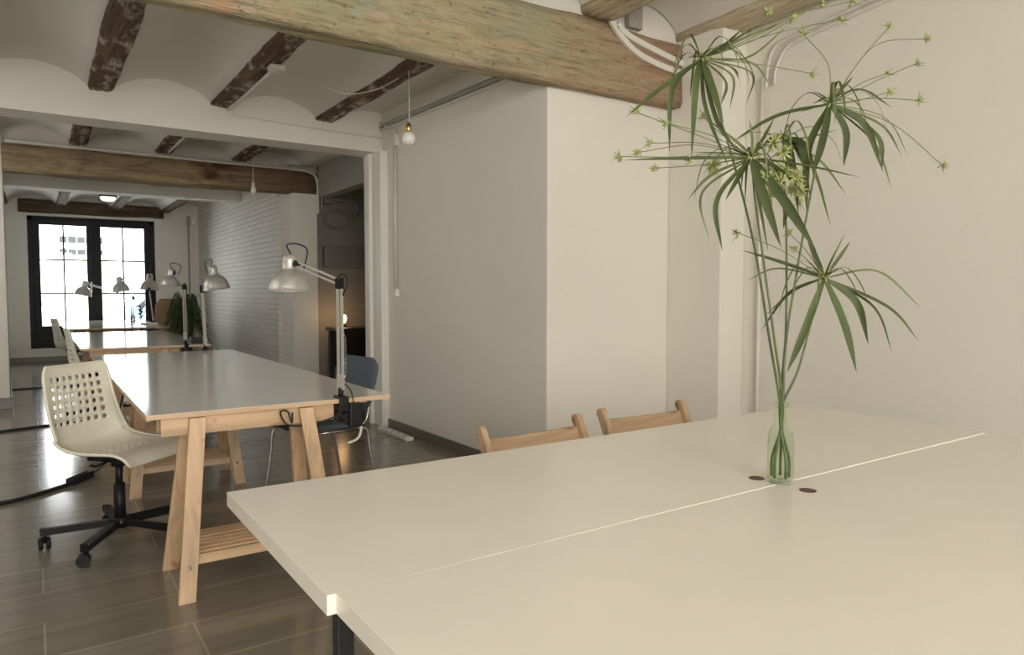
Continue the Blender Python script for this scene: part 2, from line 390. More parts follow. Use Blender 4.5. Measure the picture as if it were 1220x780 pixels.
rough('ceiling_beam', (XL, 3.42, 2.505), (3.75, 3.58, 2.93), 'bigbeam', 'huge old timber beam nearest the camera, patched with green and orange paint', amp=.009, seed=3)
rough('ceiling_beam', (-.235, 9.06, 2.495), (3.09, 9.34, 2.785), 'beam2', 'brown old timber beam across the back of the middle bay, resting on the right pier', amp=.012, seed=5)
rough('door_lintel', (-.18, YF-.06, 2.63), (2.10, YF+.05, 2.85), 'lintel', 'short weathered dark lintel timber set in the wall over the black glazed door', amp=.012, seed=8, cat='lintel')
jl = {2: 'dark flaking joist at the far left of the middle ceiling', 3: 'dark flaking joist carrying a white conduit, in the middle of the nearer vaulted ceiling', 4: 'reddish brown joist from which the cord of the globe bulb hangs', }
for i, X in enumerate(JX):
    if X < -1.2 or X > 3.9: continue
    k = round((X-.45)/.845)
    w = .086
    if -1 <= k <= 2:
        rough('ceiling_joist', (X-w, 3.5, 2.71), (X+w, 6.10, 2.83), 'joist', ['dark joist nearest the left wall in the nearer vaulted ceiling', 'broad dark flaking joist, leftmost in the photo, in the nearer vaulted ceiling', 'dark flaking joist carrying a white conduit in the nearer vaulted ceiling', 'reddish brown joist with the cord of the globe bulb hooked to it'][k+1], .008, .12, 'joists of the nearer vaulted ceiling', 20+i, 'joist')
        rough('ceiling_joist', (X-w, 6.40, 2.84), (X+w, 9.2, 2.96), 'joist', ['small joist by the left wall behind the white painted beam', 'leftmost joist visible behind the white painted beam, above the brown beam', 'joist with a short white conduit behind the white painted beam', 'rightmost dark joist behind the white painted beam, near the curved conduit'][k+1], .008, .14, 'joists behind the white painted beam', 40+i, 'joist')
        rough('ceiling_joist', (X-w*.8, 11.75, 2.745), (X+w*.8, YF+.02, 2.84), 'lintel', ['joist by the left wall of the entrance bay', 'left joist end above the dark lintel over the black door', 'middle joist above the black door, behind the round ceiling light', 'right joist running to the wall beside the black door'][k+1], .008, .2, 'joists of the entrance bay', 60+i, 'joist')
    if k in (3, 4):
        rough('ceiling_joist', (X-.11, YB, 2.945), (X+.11, 3.50, 3.08), 'joistpale', ['pale grey joist resting on the top of the huge beam at the upper middle', 'pale weathered joist over the papyrus, ending at the white pilaster'][k-3], .008, .14, 'pale joists of the nearest bay', 80+i, 'joist')
    elif k < 3:
        rough('ceiling_joist', (X-.11, YB, 2.945), (X+.11, 3.50, 3.08), 'joistpale', 'pale joist over the nearest bay, farther left than the upper middle one', .008, .3, 'pale joists farther left over the nearest bay', 80+i, 'joist')

# ------------------------------------------------------------------ far door
d1 = bpy.data.objects.new('door_1', None); C.objects.link(d1); d1.location = (0, YF+.06, 0); d1['kind'] = 'structure'
bm = B(); xm = (DX0+DX1)/2; y0, y1 = -.05, .05
box(bm, (DX0, y0, DZ0), (DX0+.075, y1, DZ1)); box(bm, (DX1-.075, y0, DZ0), (DX1, y1, DZ1)); box(bm, (DX0, y0, DZ1-.07), (DX1, y1, DZ1)); box(bm, (DX0, y0, DZ0), (DX1, y1, DZ0+.03))
struct('door_frame', bm, 'doorblack', d1)
for s, (a, b) in enumerate(((DX0+.075, xm), (xm, DX1-.075))):
    bm = B(); st = .085; gz0, gz1 = .63, 2.425
    la = a+(.105 if s == 0 else .115); lb = b-(.115 if s == 0 else .105)
    box(bm, (a, -.03, DZ0+.03), (la, .03, DZ1-.07), .004); box(bm, (lb, -.03, DZ0+.03), (b, .03, DZ1-.07), .004)
    box(bm, (la, -.03, gz1), (lb, .03, DZ1-.07)); box(bm, (la, -.03, DZ0+.03), (lb, .03, gz0))
    box(bm, (la+.05, -.037, DZ0+.08), (lb-.05, -.028, gz0-.06), .004)
    leaf = struct('door_leaf', bm, 'doorblack', d1)
    bm = B(); mx = (la+lb)/2; box(bm, (mx-.014, -.022, gz0), (mx+.014, .022, gz1))
    for z in (1.205, 1.81): box(bm, (la, -.02, z-.014), (lb, .02, z+.014))
    struct('muntin', bm, 'doorblack', leaf)
    bm = B(); box(bm, (la, -.003, gz0), (lb, .003, gz1)); struct('pane', bm, 'pane', leaf)
    if s == 0:
        bm = B(); box(bm, (xm-.075, -.045, 1.22), (xm-.04, -.03, 1.42), .004); tube(bm, [(xm-.057, -.045, 1.36), (xm-.057, -.085, 1.36), (xm-.16, -.085, 1.36)], .010)
        struct('door_handle', bm, 'trim', leaf)

# ------------------------------------------------------------------ outside: street, facade, car, awning
sbox('ground_street', 'street', ((-14, YF+.2, -.02), (16, 40, .05)))
fac = thing('building', 'sunlit pale building across the street with dark shuttered windows', 'building', (1, 27, .05))
bm = B(); box(bm, (-9, 0, 0), (9, 3, 9)); obj('wall', bm, 'facade', fac)
bm = B(); box(bm, (.35, -.03, 0), (.52, 0, 2.3)); box(bm, (.72, -.03, 0), (1.05, 0, 2.3)); obj('ochre_panel', bm, 'ochre', fac)
for x in range(-1, 4):
    for z, hh in ((2.40, .16), (2.78, .2)):
        bm = B(); box(bm, (x*.25-.02, -.09, z), (x*.25+.19, .02, z+hh)); obj('window', bm, 'facadedark', fac)
bm = B(); box(bm, (-.35, -.15, 2.62), (1.05, 0, 2.70)); obj('balcony_slab', bm, 'facade', fac)
aw = thing('awning', 'small red awning seen through the lower left panes of the glazed door', 'awning', (.28, 24.0, -.30))
bm = B(); v = [bm.verts.new(p) for p in ((-.35, 0, 1.35), (.35, 0, 1.05), (.35, .02, .85), (-.2, .02, 1.2))]; bm.faces.new(v); r = bmesh.ops.extrude_face_region(bm, geom=bm.faces[:]); bmesh.ops.translate(bm, vec=(0, .4, .1), verts=[g for g in r['geom'] if isinstance(g, bmesh.types.BMVert)]); obj('canopy', bm, 'red', aw)
bm = B(); cyl(bm, (.3, .1, 0), (.3, .1, 1.02), .02); cyl(bm, (-.25, .1, 0), (-.25, .1, 1.24), .02); obj('post', bm, 'steel', aw)
car = thing('car', 'blue parked car seen through the right leaf of the glazed door', 'car', (3.3, 22.0, -.15))
bm = B()
prof = [(-1.9, .35), (-1.9, .75), (-1.2, .95), (-.7, 1.4), (.7, 1.45), (1.3, 1.0), (1.95, .9), (2.0, .35)]
A = [bm.verts.new((x, -.8, z)) for x, z in prof]; Bq = [bm.verts.new((x, .8, z)) for x, z in prof]
for i in range(len(prof)): bm.faces.new((A[i], A[(i+1) % 8], Bq[(i+1) % 8], Bq[i]))
bm.faces.new(A); bm.faces.new(Bq[::-1]); obj('body', bm, 'blue', car)
bm = B(); 
v = [bm.verts.new((x, -.81, z)) for x, z in ((-1.05, .98), (-.65, 1.33), (.62, 1.37), (1.05, 1.02))]; bm.faces.new(v); obj('window', bm, 'plasticblack', car)
for x in (-1.2, 1.25):
    bm = B(); cyl(bm, (x, -.84, .32), (x, -.6, .32), .32, 20); obj('wheel', bm, 'rubber', car)

# ------------------------------------------------------------------ front white tables
def white_table(label, x0, x1, y0, y1, top, legs, hole, tilt=0):
    t = thing('white_table', label, 'table', (x0, y0, 0), 0, 'white tables pushed together in front'); t.rotation_euler.y = tilt
    w, d = x1-x0, y1-y0
    bm = B(); box(bm, (0, 0, top-.034), (w, d, top), .0007); tp = obj('tabletop', bm, 'table', t)
    bm = B(); cyl(bm, (hole[0]-x0, hole[1]-y0, top-.001), (hole[0]-x0, hole[1]-y0, top+.0012), .0205, 20); h_ = obj('screw_cap', bm, 'hole', tp); h_['label'] = 'dark brown round cap'
    bm = B(); z = top-.034
    for a, b in (((.40, .05, z-.03), (w-.06, .08, z)), ((.40, d-.08, z-.03), (w-.06, d-.05, z)), ((.40, .05, z-.03), (.43, d-.05, z)), ((w-.09, .05, z-.03), (w-.06, d-.05, z))): box(bm, a, b)
    obj('frame', bm, 'black', t)
    for (x, y) in legs:
        bm = B(); box(bm, (x-x0-.014, y-y0-.014, 0), (x-x0+.014, y-y0+.014, top-.034), .002); obj('leg', bm, 'black', t)
white_table('long white table on the far side of the seam, carrying the glass vase', .378, 2.735, 1.088, 1.80, .7415, [(.412, 1.108), (.85, 1.72), (2.69, 1.113), (2.69, 1.75)], (1.56, 1.152))
white_table('large white table nearest the camera, in the bottom right corner', .392, 2.775, .30, 1.0877, .7417, [(.80, .36), (2.70, .36), (2.70, 1.03), (.80, 1.03)], (1.571, 1.012), .0014)

# ------------------------------------------------------------------ trestle tables
def trestle(parent, cx, cy, topz):
    "pine trestle, 0.66 wide, feet spread along y"
    g = bpy.data.objects.new('trestle', None); C.objects.link(g); g.parent = parent; g.location = (cx, cy, 0)
    hw = .335
    for s in (-1, 1):
        bm = B(); box(bm, (-.36, s*.052-.014, topz-.075), (.36, s*.052+.014, topz), .003)
        obj('rail', bm, 'pine0', g)
    for sx in (-1, 1):
        for sy in (-1, 1):
            bm = B(); p = V((sx*.300, sy*.205, 0)); q = V((sx*.225, sy*.080, topz-.004))
            d = (q-p); vs0 = len(bm.verts)
            box(bm, (-.032, -.0135, 0), (.032, .0135, 1), .0)
            for v in bm.verts:
                t = v.co.z; v.co = V((p.x+d.x*t+v.co.x, p.y+d.y*t+v.co.y, d.z*t))
            bmesh.ops.bevel(bm, geom=bm.edges[:], offset=.002, segments=1, affect='EDGES')
            lg = obj('leg', bm, 'pine2', g)
            bm = B(); 
            yb = p.y+d.y*.19; xb = p.x+d.x*.19; cyl(bm, (xb, yb+sy*.010, d.z*.19), (xb, yb+sy*.020, d.z*.19), .0085, 12)
            obj('bolt', bm, 'steel', g)
    bm = B(); zs = .15; hw = .25
    for y in (-.15, .15): box(bm, (-hw, y-.012, zs-.02), (hw, y+.012, zs+.02), .002)
    for k in range(6): 
        y = -.118+k*.0472; box(bm, (-hw+.0, y-.016, zs+.008), (hw-.0, y+.016, zs+.024), .002)
    for x in (-hw+.075, hw-.075): box(bm, (x-.012, -.14, zs-.022), (x+.012, .14, zs+.008))
    obj('shelf', bm, 'pine0', g)
    return g
def trestle_table(label, x0, x1, y0, y1, trs):
    t = thing('trestle_table', label, 'table', (x0, y0, 0), 0, 'pine trestle tables in a row')
    w, d = x1-x0, y1-y0; top = .74
    bm = B(); box(bm, (0, 0, top-.020), (w, d, top-.0015), .0012); tt = obj('tabletop', bm, 'pine0', t)
    bm = B(); box(bm, (.001, .001, top-.0016), (w-.001, d-.001, top)); obj('laminate', bm, 'laminate', tt)
    bm = B()
    for x in (.06, w-.10): box(bm, (x, .14, top-.050), (x+.04, d-.14, top-.0205), .002)
    obj('bearer', bm, 'pine1', t)
    for (cx, cy) in trs: trestle(t, cx-x0, cy-y0, top-.0205-.03 if False else top-.021)
    return t
trestle_table('nearest pine trestle table with a shiny white top, beside the cream perforated swivel chair', .356, 1.402, 3.105, 6.34, [(.77, 3.19), (.77, 4.90), (.77, 6.22)])
trestle_table('middle pine trestle table of the row, holding the small dark box', .325, 1.385, 7.10, 10.05, [(.755, 7.22), (.755, 9.85)])
trestle_table('farthest pine trestle table of the row, right in front of the glazed door', .33, 1.60, 11.05, 14.2, [(1.0, 12.2), (1.0, 14.0)])

# ------------------------------------------------------------------ swivel chair
def swivel_chair(label, loc, rz, base_rz=0):
    "faces +x; origin on the floor below the gas lift"
    t = thing('swivel_chair', label, 'chair', loc, rz, 'cream perforated swivel chairs')
    path = curve([(.228, 0, .425), (.215, 0, .452), (.17, 0, .468), (.06, 0, .464), (-.07, 0, .452), (-.15, 0, .452), (-.208, 0, .482), (-.232, 0, .555), (-.238, 0, .66), (-.250, 0, .77), (-.266, 0, .868)], 10)
    cum = [0]
    for a, b in zip(path, path[1:]): cum.append(cum[-1]+(b-a).length)
    Ltot = cum[-1]
    def P3(u, v):           # u in -1..1, v along the path in metres
        v = min(max(v, 0), Ltot-1e-6); i = 0
        while cum[i+1] < v: i += 1
        f = (v-cum[i])/(cum[i+1]-cum[i]); p = path[i].lerp(path[i+1], f); tg = (path[i+1]-path[i]).normalized(); nrm = V((tg.z, 0, -tg.x))
        if nrm.z < 0 and nrm.x < 0: nrm = -nrm
        s = v/Ltot
        hwid = .215 + .012*math.sin(PI*min(1, s/.55)) - .028*max(0, (s-.55)/.45)
        hwid *= 1-.10*max(0, 1-v/.07)**2 - .10*max(0, 1-(Ltot-v)/.06)**2*abs(u)
        bend = math.exp(-((v-.47)/.16)**2)
        lift = (.012+.060*bend)*abs(u)**4.0 + .012*u*u*(1 if s > .55 else .4)
        n2 = V((-tg.z, 0, tg.x)); 
        n2 = V((tg.z, 0, -tg.x)) if (tg.x < 0) else n2
        n2 = V((tg.z, 0, -tg.x))
        return p+V((0, u*hwid, 0))+n2*lift
    bm = B(); nu, nv = 10, 20; dv = Ltot/nv; du = 2/nu
    for i in range(nu):
        for j in range(nv):
            u0, v0 = -1+i*du, j*dv; u1, v1 = u0+du, v0+dv
            per = [(u0, v0), ((u0+u1)/2, v0), (u1, v0), (u1, (v0+v1)/2), (u1, v1), ((u0+u1)/2, v1), (u0, v1), (u0, (v0+v1)/2)]
            pv = [bm.verts.new(P3(*q)) for q in per]
            hole = (1 <= i <= nu-2 and 13 <= j <= 18) or (2 <= i <= nu-3 and 4 <= j <= 7)
            if hole:
                cx, cy = (u0+u1)/2, (v0+v1)/2; rr = .29
                hv = []
                for (a, b) in per:
                    dx, dy = (a-cx)/(du/2), (b-cy)/(dv/2); L = math.hypot(dx, dy)
                    hv.append(bm.verts.new(P3(cx+dx/L*rr*du, cy+dy/L*rr*dv)))
                for k in range(8):
                    f = bm.faces.new((pv[k], pv[(k+1) % 8], hv[(k+1) % 8], hv[k])); f.smooth = True
            else:
                c = bm.verts.new(P3((u0+u1)/2, (v0+v1)/2))
                for k in range(8):
                    f = bm.faces.new((pv[k], pv[(k+1) % 8], c)); f.smooth = True
    bmesh.ops.remove_doubles(bm, verts=bm.verts[:], dist=.0004)
    s = obj('seat_shell', bm, 'shell', t); solidify(s, .007, 0)
    # rolled rim following the outline
    rim = [P3(-1, Ltot*k/60) for k in range(61)]+[P3(-1+2*k/16, Ltot) for k in range(1, 17)]+[P3(1, Ltot*(60-k)/60) for k in range(1, 61)]+[P3(1-2*k/16, 0) for k in range(1, 16)]
    bm = B(); tube(bm, rim, .0075, 8, closed=True); obj('rim', bm, 'shell', s)
    bm = B(); box(bm, (-.10, -.09, .415), (.10, .09, .437), .006); cyl(bm, (0, 0, .38), (0, 0, .42), .035); tube(bm, [(.02, -.08, .42), (.03, -.17, .415), (.04, -.21, .43)], .006); obj('mechanism', bm, 'plasticblack', t)
    bm = B(); cyl(bm, (0, 0, .27), (0, 0, .40), .0165); cyl(bm, (0, 0, .10), (0, 0, .29), .026); obj('gas_lift', bm, 'plasticblack', t)
    bm = B(); cyl(bm, (0, 0, .075), (0, 0, .125), .042, 20)
    cast = []
    for k in range(5):
        a = base_rz+k*2*PI/5; c, s_ = math.cos(a), math.sin(a)
        bar(bm, (c*.03, s_*.03, .100), (c*.335, s_*.335, .085), .030, .030, bev=.004)
        cast.append((a, c*.32, s_*.32))
    obj('star_base', bm, 'plasticblack', t)
    for a, x, y in cast:
        bm = B(); cyl(bm, (x, y, .045), (x, y, .085), .009)
        ta = a+1.9; tx, ty = math.cos(ta), math.sin(ta); nx, ny = -ty, tx; ox, oy = x-tx*.012, y-ty*.012
        for sg in (-1, 1):
            p = V((ox+nx*sg*.008, oy+ny*sg*.008, .028)); q = V((ox+nx*sg*.024, oy+ny*sg*.024, .028)); tube(bm, [p, q], .028, 18)
        box(bm, (ox-.012, oy-.012, .03), (ox+.012, oy+.012, .058), .004)
        obj('caster', bm, 'plasticblack', t)
    return t
rz1 = math.radians(-48)
ch = swivel_chair('cream perforated swivel chair nearest the camera, left of the nearest trestle table', (.325, 3.93, 0), rz1, math.radians(168)-rz1)
dup(ch, (.50, 7.95, 0), math.radians(4), 'cream perforated swivel chair at the middle trestle table, partly hidden by the nearest chair')
dup(ch, (.46, 11.4, 0), math.radians(10), 'cream perforated swivel chair farthest back, against the bottom of the black door')

# ------------------------------------------------------------------ blue-grey upholstered chair
t = thing('upholstered_chair', 'slate blue upholstered chair with thin steel legs behind the nearest trestle table', 'chair', (1.40, 4.12, 0), math.radians(190))
def pad(bm, pts, w, th, n=10):
    "padded rounded sheet swept along a side curve, width across y"
    rows = []
    for i, p in enumerate(pts):
        tg = (pts[min(i+1, len(pts)-1)]-pts[max(i-1, 0)]).normalized(); nn = V((-tg.z, 0, tg.x)); e = min(i, len(pts)-1-i)/3; sh = 1-.30*max(0, 1-e)**2
        ring = []
        for k in range(20):
            a = 2*PI*k/20; cx = math.copysign(abs(math.cos(a))**.35, math.cos(a)); sy = math.copysign(abs(math.sin(a))**.7, math.sin(a))
            ring.append(bm.verts.new(p+V((0, cx*w/2*sh, 0))+nn*(sy*th/2*(1-.5*max(0, 1-e)))))
        rows.append(ring)
    for A, Bq in zip(rows, rows[1:]):
        for k in range(20):
            f = bm.faces.new((A[k], A[(k+1) % 20], Bq[(k+1) % 20], Bq[k])); f.smooth = True
    bm.faces.new(rows[0][::-1]); bm.faces.new(rows[-1])
bm = B(); pad(bm, curve([(.22, 0, .445), (.12, 0, .455), (-.05, 0, .45), (-.20, 0, .445)], 4), .44, .045); obj('seat', bm, 'slate', t)
bm = B(); pad(bm, curve([(-.215, 0, .50), (-.245, 0, .62), (-.275, 0, .74), (-.29, 0, .83)], 4), .41, .035); obj('backrest', bm, 'slate', t)
for s in (-1, 1):
    bm = B(); tube(bm, curve([(.25, s*.215, .01), (.215, s*.205, .25), (.20, s*.20, .40), (.14, s*.195, .425)], 6), .009); obj('leg', bm, 'steel', t)
    bm = B(); tube(bm, curve([(-.27, s*.215, .01), (-.225, s*.205, .25), (-.20, s*.20, .40), (-.14, s*.195, .425)], 6), .009); obj('leg', bm, 'steel', t)
    bm = B(); tube(bm, [(.14, s*.195, .423), (-.14, s*.195, .423)], .009); tube(bm, curve([(-.14, s*.15, .425), (-.225, s*.15, .45), (-.26, s*.15, .60), (-.275, s*.15, .68)], 5), .008); obj('frame_tube', bm, 'steel', t)
    for x in (.25, -.27):
        bm = B(); cyl(bm, (x, s*.215, 0), (x, s*.215, .022), .012); obj('foot_cap', bm, 'rubber', t)

# ------------------------------------------------------------------ folding wooden chairs
def folding_chair(label, loc, rz):
    "faces -y (towards the table); back at +y"
    t = thing('folding_chair', label, 'chair', loc, rz, 'wooden folding chairs behind the white table')
    hw = .222
    for s in (-1, 1):
        bm = B(); bar(bm, (s*hw, -.20, 0), (s*hw, .18, .738), .024, .042, (0, 1, 0), .005)
        pass
        tube(bm, [(s*hw-.012, .180, .736), (s*hw+.012, .180, .736)], .0205, 16)
        obj('back_post', bm, 'beech2', t)
        bm = B(); bar(bm, (s*(hw-.03), .22, 0), (s*(hw-.03), -.17, .44), .022, .036, (0, 1, 0), .004); obj('rear_leg', bm, 'beech2', t)
    bm = B()
    for k in range(6):
        y = -.17+k*.058; box(bm, (-.19, y-.023, .445-.01*k/5), (.19, y+.023, .462-.01*k/5), .004)
    for x in (-.16, .16): box(bm, (x-.012, -.18, .42), (x+.012, .15, .447))
    obj('seat', bm, 'beech0', t)
    for z0 in (.635, .50):
        bm = B(); n = 14; rows = []
        for k in range(n+1):
            x = -hw+2*hw*k/n; bow = .022*(1-(x/hw)**2); dz = 0
            y = .18-(.738-z0-.03)*.515+bow
            hh = .074 if z0 > .6 else .045
            dip = .008*(1-(x/hw)**2)
            rows.append([bm.verts.new(p) for p in ((x, y-.009, z0), (x, y+.009, z0), (x, y+.009+hh*.45, z0+hh-dip), (x, y-.009+hh*.45, z0+hh-dip))])
        for A, Bq in zip(rows, rows[1:]):
            for j in range(4): bm.faces.new((A[j], A[(j+1) % 4], Bq[(j+1) % 4], Bq[j]))
        bm.faces.new(rows[0][::-1]); bm.faces.new(rows[-1]); obj('back_slat', bm, 'beech0', t)
    bm = B(); cyl(bm, (-hw, .10, .12) if False else (-hw+.03, .115, .12), (hw-.03, .115, .12), .009); cyl(bm, (-hw, -.14, .12), (hw, -.14, .12), .009); obj('stretcher', bm, 'beech0', t)
    return t
fc = folding_chair('left wooden folding chair behind the white table, before the wall corner', (1.525, 1.93, 0), math.radians(1))
dup(fc, (2.125, 1.97, 0), math.radians(-2), 'right wooden folding chair behind the white table, nearer the vase')

# ------------------------------------------------------------------ desk lamps
def desk_lamp(label, loc, elbow, head, axis, R_=.09, cable_side=(0, 0, 1), group='silver clamp lamps on the trestle tables'):
    "loc: on the table edge; elbow and head (shade neck joint) relative to loc; axis: direction the shade opens"
    t = thing('desk_lamp', label, 'lamp', loc, 0, group)
    E, Hd = V(elbow), V(head); base = V((0, 0, .07)); ax = V(axis).normalized()
    bm = B(); box(bm, (-.022, -.018, 0), (.022, .055, .012), .003); box(bm, (-.022, -.030, -.065), (.022, -.018, .012), .003); box(bm, (-.018, -.03, -.065), (.018, .035, -.054), .003)
    cyl(bm, (0, .02, -.11), (0, .02, -.026), .005, 10); cyl(bm, (0, .02, -.034), (0, .02, -.022), .014, 14); cyl(bm, (-.018, .02, -.105), (.018, .02, -.105), .004, 8)
    cyl(bm, (0, .015, .01), (0, .015, .05), .012, 14); obj('clamp', bm, 'plasticblack', t)
    base = V((0, .015, .06))
    d = (E-base).normalized(); sd = d.cross(Hd-E)
    sd = sd.normalized() if sd.length > 1e-4 else V((0, 1, 0))
    pd = sd.cross(d).normalized()
    bm = B(); bar(bm, base-d*.02, base+d*.05, .016, .040, pd, .004)
    for q in (-1, 1): bar(bm, base+d*.03+pd*q*.012, E+pd*q*.012, .011, .011, pd, .001)
    obj('lower_arm', bm, 'silver', t)
    bm = B(); sp = [base+d*(.05+.17*k/90)+pd*(-.030)+pd*.006*math.cos(k*1.1)+sd*.006*math.sin(k*1.1) for k in range(91)]; tube(bm, sp, .0014, 5)
    sp = [base+d*.05+pd*-.03, base+d*.02+pd*-.018]; tube(bm, sp, .0016, 5); tube(bm, [base+d*.22+pd*-.03, base+d*.26+pd*-.012], .0016, 5); obj('spring', bm, 'steel', t)
    d2 = (Hd-E).normalized(); pd2 = sd.cross(d2).normalized()
    bm = B()
    for q in (-1, 1): bar(bm, E+pd2*q*.011, Hd+pd2*q*.011, .010, .010, pd2, .001)
    obj('upper_arm', bm, 'silver', t)
    bm = B(); bar(bm, E-d*.03, E+d*.022, .018, .042, pd, .005); cyl(bm, E-sd*.016, E+sd*.016, .012, 14); obj('elbow_joint', bm, 'plasticblack', t)
    bm = B(); cyl(bm, Hd-sd*.014, Hd+sd*.014, .011, 14); bar(bm, Hd-d2*.01, Hd+d2*.03, .012, .028, pd2, .003); obj('head_joint', bm, 'plasticblack', t)
    # shade: neck then dome
    off = (Hd-E); off = off-ax*off.dot(ax)
    off = off.normalized() if off.length > 1e-3 else V((1, 0, 0))
    top = Hd+off*.045-ax*.045
    m4 = frame_at(top, ax)
    pr = [(.002, 0), (.020, 0), (.029, .006), (.031, .03), (.031, .062), (.034, .070), (.050, .078), (.066, .094), (.079, .118), (.087, .148), (.090, .168), (.0925, .170), (.0915, .172), (.086, .165), (.083, .146), (.074, .118), (.060, .097), (.028, .076), (.002, .074)]
    k = R_/.0925
    bm = B(); lathe(bm, [(r*k, z*k) for r, z in pr], 36, m4); sh = obj('lamp_shade', bm, 'silver', t)
    bm = B(); lathe(bm, [(.001, .078), (.014, .08), (.016, .10), (.029, .125), (.030, .142), (.018, .160), (.001, .165)], 18, m4); obj('bulb', bm, 'opal', sh)
    bm = B(); tube(bm, curve([top+ax*.004, top-ax*.012, top-ax*.045+off*.02, top-ax*.05-off*.05+sd*.01, top-ax*.02-off*.11, Hd-d2*.05+pd2*.012], 8), .0036, 6); obj('power_cord', bm, 'rubber', t)
    bm = B(); tube(bm, curve([E-d2*-.03, E-d2*.02+V((0, 0, .045)), E-d2*.05+V((0, 0, .02)), E-d*.06-pd*.02], 8), .0036, 6); obj('power_cord', bm, 'rubber', t)
    bm = B(); tube(bm, curve([base+d*.05+pd*.02, base+sd*.02+V((.02, 0, .02)), base+V((.045, -.02, -.04)), V((.05, -.02, -.10)), V((.03, .05, -.13))], 8), .003, 6)
    obj('power_cord', bm, 'rubber', t)
    return t
desk_lamp('large silver desk lamp clamped to the right end of the nearest trestle table', (1.165, 3.11, .74), (.005, .03, .535), (-.12, .26, .625), (-.03, .0, -1), .098)
desk_lamp('silver desk lamp clamped to the far edge of the nearest table, its shade turned right', (1.20, 6.40, .74), (-.02, -.02, .52), (.01, -.20, .66), (.16, -.05, -1), .108)
desk_lamp('silver desk lamp in front of the green fern, its shade turned left', (1.165, 7.13, .74), (-.0, .03, .545), (-.06, .12, .665), (-.06, .0, -1), .090)
desk_lamp('silver desk lamp seen dark against the right edge of the glazed door', (1.56, 12.4, .74), (-.05, .0, .54), (-.02, .12, .74), (-.05, 0, -1), .14)
desk_lamp('silver desk lamp seen dark before the right door leaf, stem bent back', (1.32, 13.0, .74), (.03, 0, .40), (-.12, .05, .70), (.15, 0, -1), .13)
desk_lamp('silver desk lamp with a long low arm reaching left before the door stile', (1.42, 13.6, .74), (-.25, 0, .50), (-.66, .02, .62), (-.20, 0, -1), .13)

# ------------------------------------------------------------------ vase and papyrus
VX, VY, VT = 1.577, 1.094, .7415
vz = thing('glass_vase', 'small clear glass bottle vase with water, standing on the table seam', 'vase', (VX, VY, VT))
bm = B()
outer = [(.001, 0), (.028, 0), (.033, .004), (.0345, .02), (.034, .10), (.031, .132), (.024, .148), (.0175, .158), (.0165, .20), (.018, .208)]
inner = [(.016, .208), (.0147, .20), (.0155, .16), (.022, .147), (.029, .131), (.0318, .10), (.0322, .02), (.030, .008), (.001, .007)]
lathe(bm, outer+inner, 32); obj('bottle', bm, 'glass', vz)
bm = B(); lathe(bm, [(.001, .0075), (.0296, .0085), (.0316, .02), (.0312, .10), (.0284, .131), (.001, .1312)], 32); obj('water', bm, 'water', vz)

def ribbon(bm, pts, w, fold=.25, face=None):
    "grass-like blade along points, tapering, slightly folded"
    n = len(pts); rows = []
    for i, p in enumerate(pts):
        t = i/(n-1); tg = (pts[min(i+1, n-1)]-pts[max(i-1, 0)]).normalized()
        side = tg.cross(face if face else V((0, 0, 1)))
        if side.length < .05: side = tg.cross(V((1, .3, 0)))
        side.normalize(); nn = side.cross(tg)
        ww = w*(.45+.55*min(1, t/.25))*(1-max(0, (t-.55)/.45)**1.7)+.0004
        rows.append([bm.verts.new(p-side*ww/2+nn*ww*fold), bm.verts.new(p), bm.verts.new(p+side*ww/2+nn*ww*fold)])
    for A, Bq in zip(rows, rows[1:]):
        for j in range(2):
            f = bm.faces.new((A[j], A[j+1], Bq[j+1], Bq[j])); f.smooth = True
def spikelet(bm, p, r, rnd, n=9, d=None):
    for k in range(n):
        v = V((rnd.gauss(0, 1), rnd.gauss(0, 1), rnd.gauss(0, 1))).normalized()
        if d is not None: v = (v+d*.8).normalized()
        L = r*rnd.uniform(.6, 1.2); q = p+v*L; m = p+v*L*.5
        tube(bm, [p, m, q], [.0006, .0022, .0004], 5)
A_ = lambda x, y: (700+x/2.346, y/2.346)
B_ = lambda x, y: (780+x/2.053, 220+y/2.053)
C_ = lambda x, y: (820+x/4.335, 150+y/4.335)
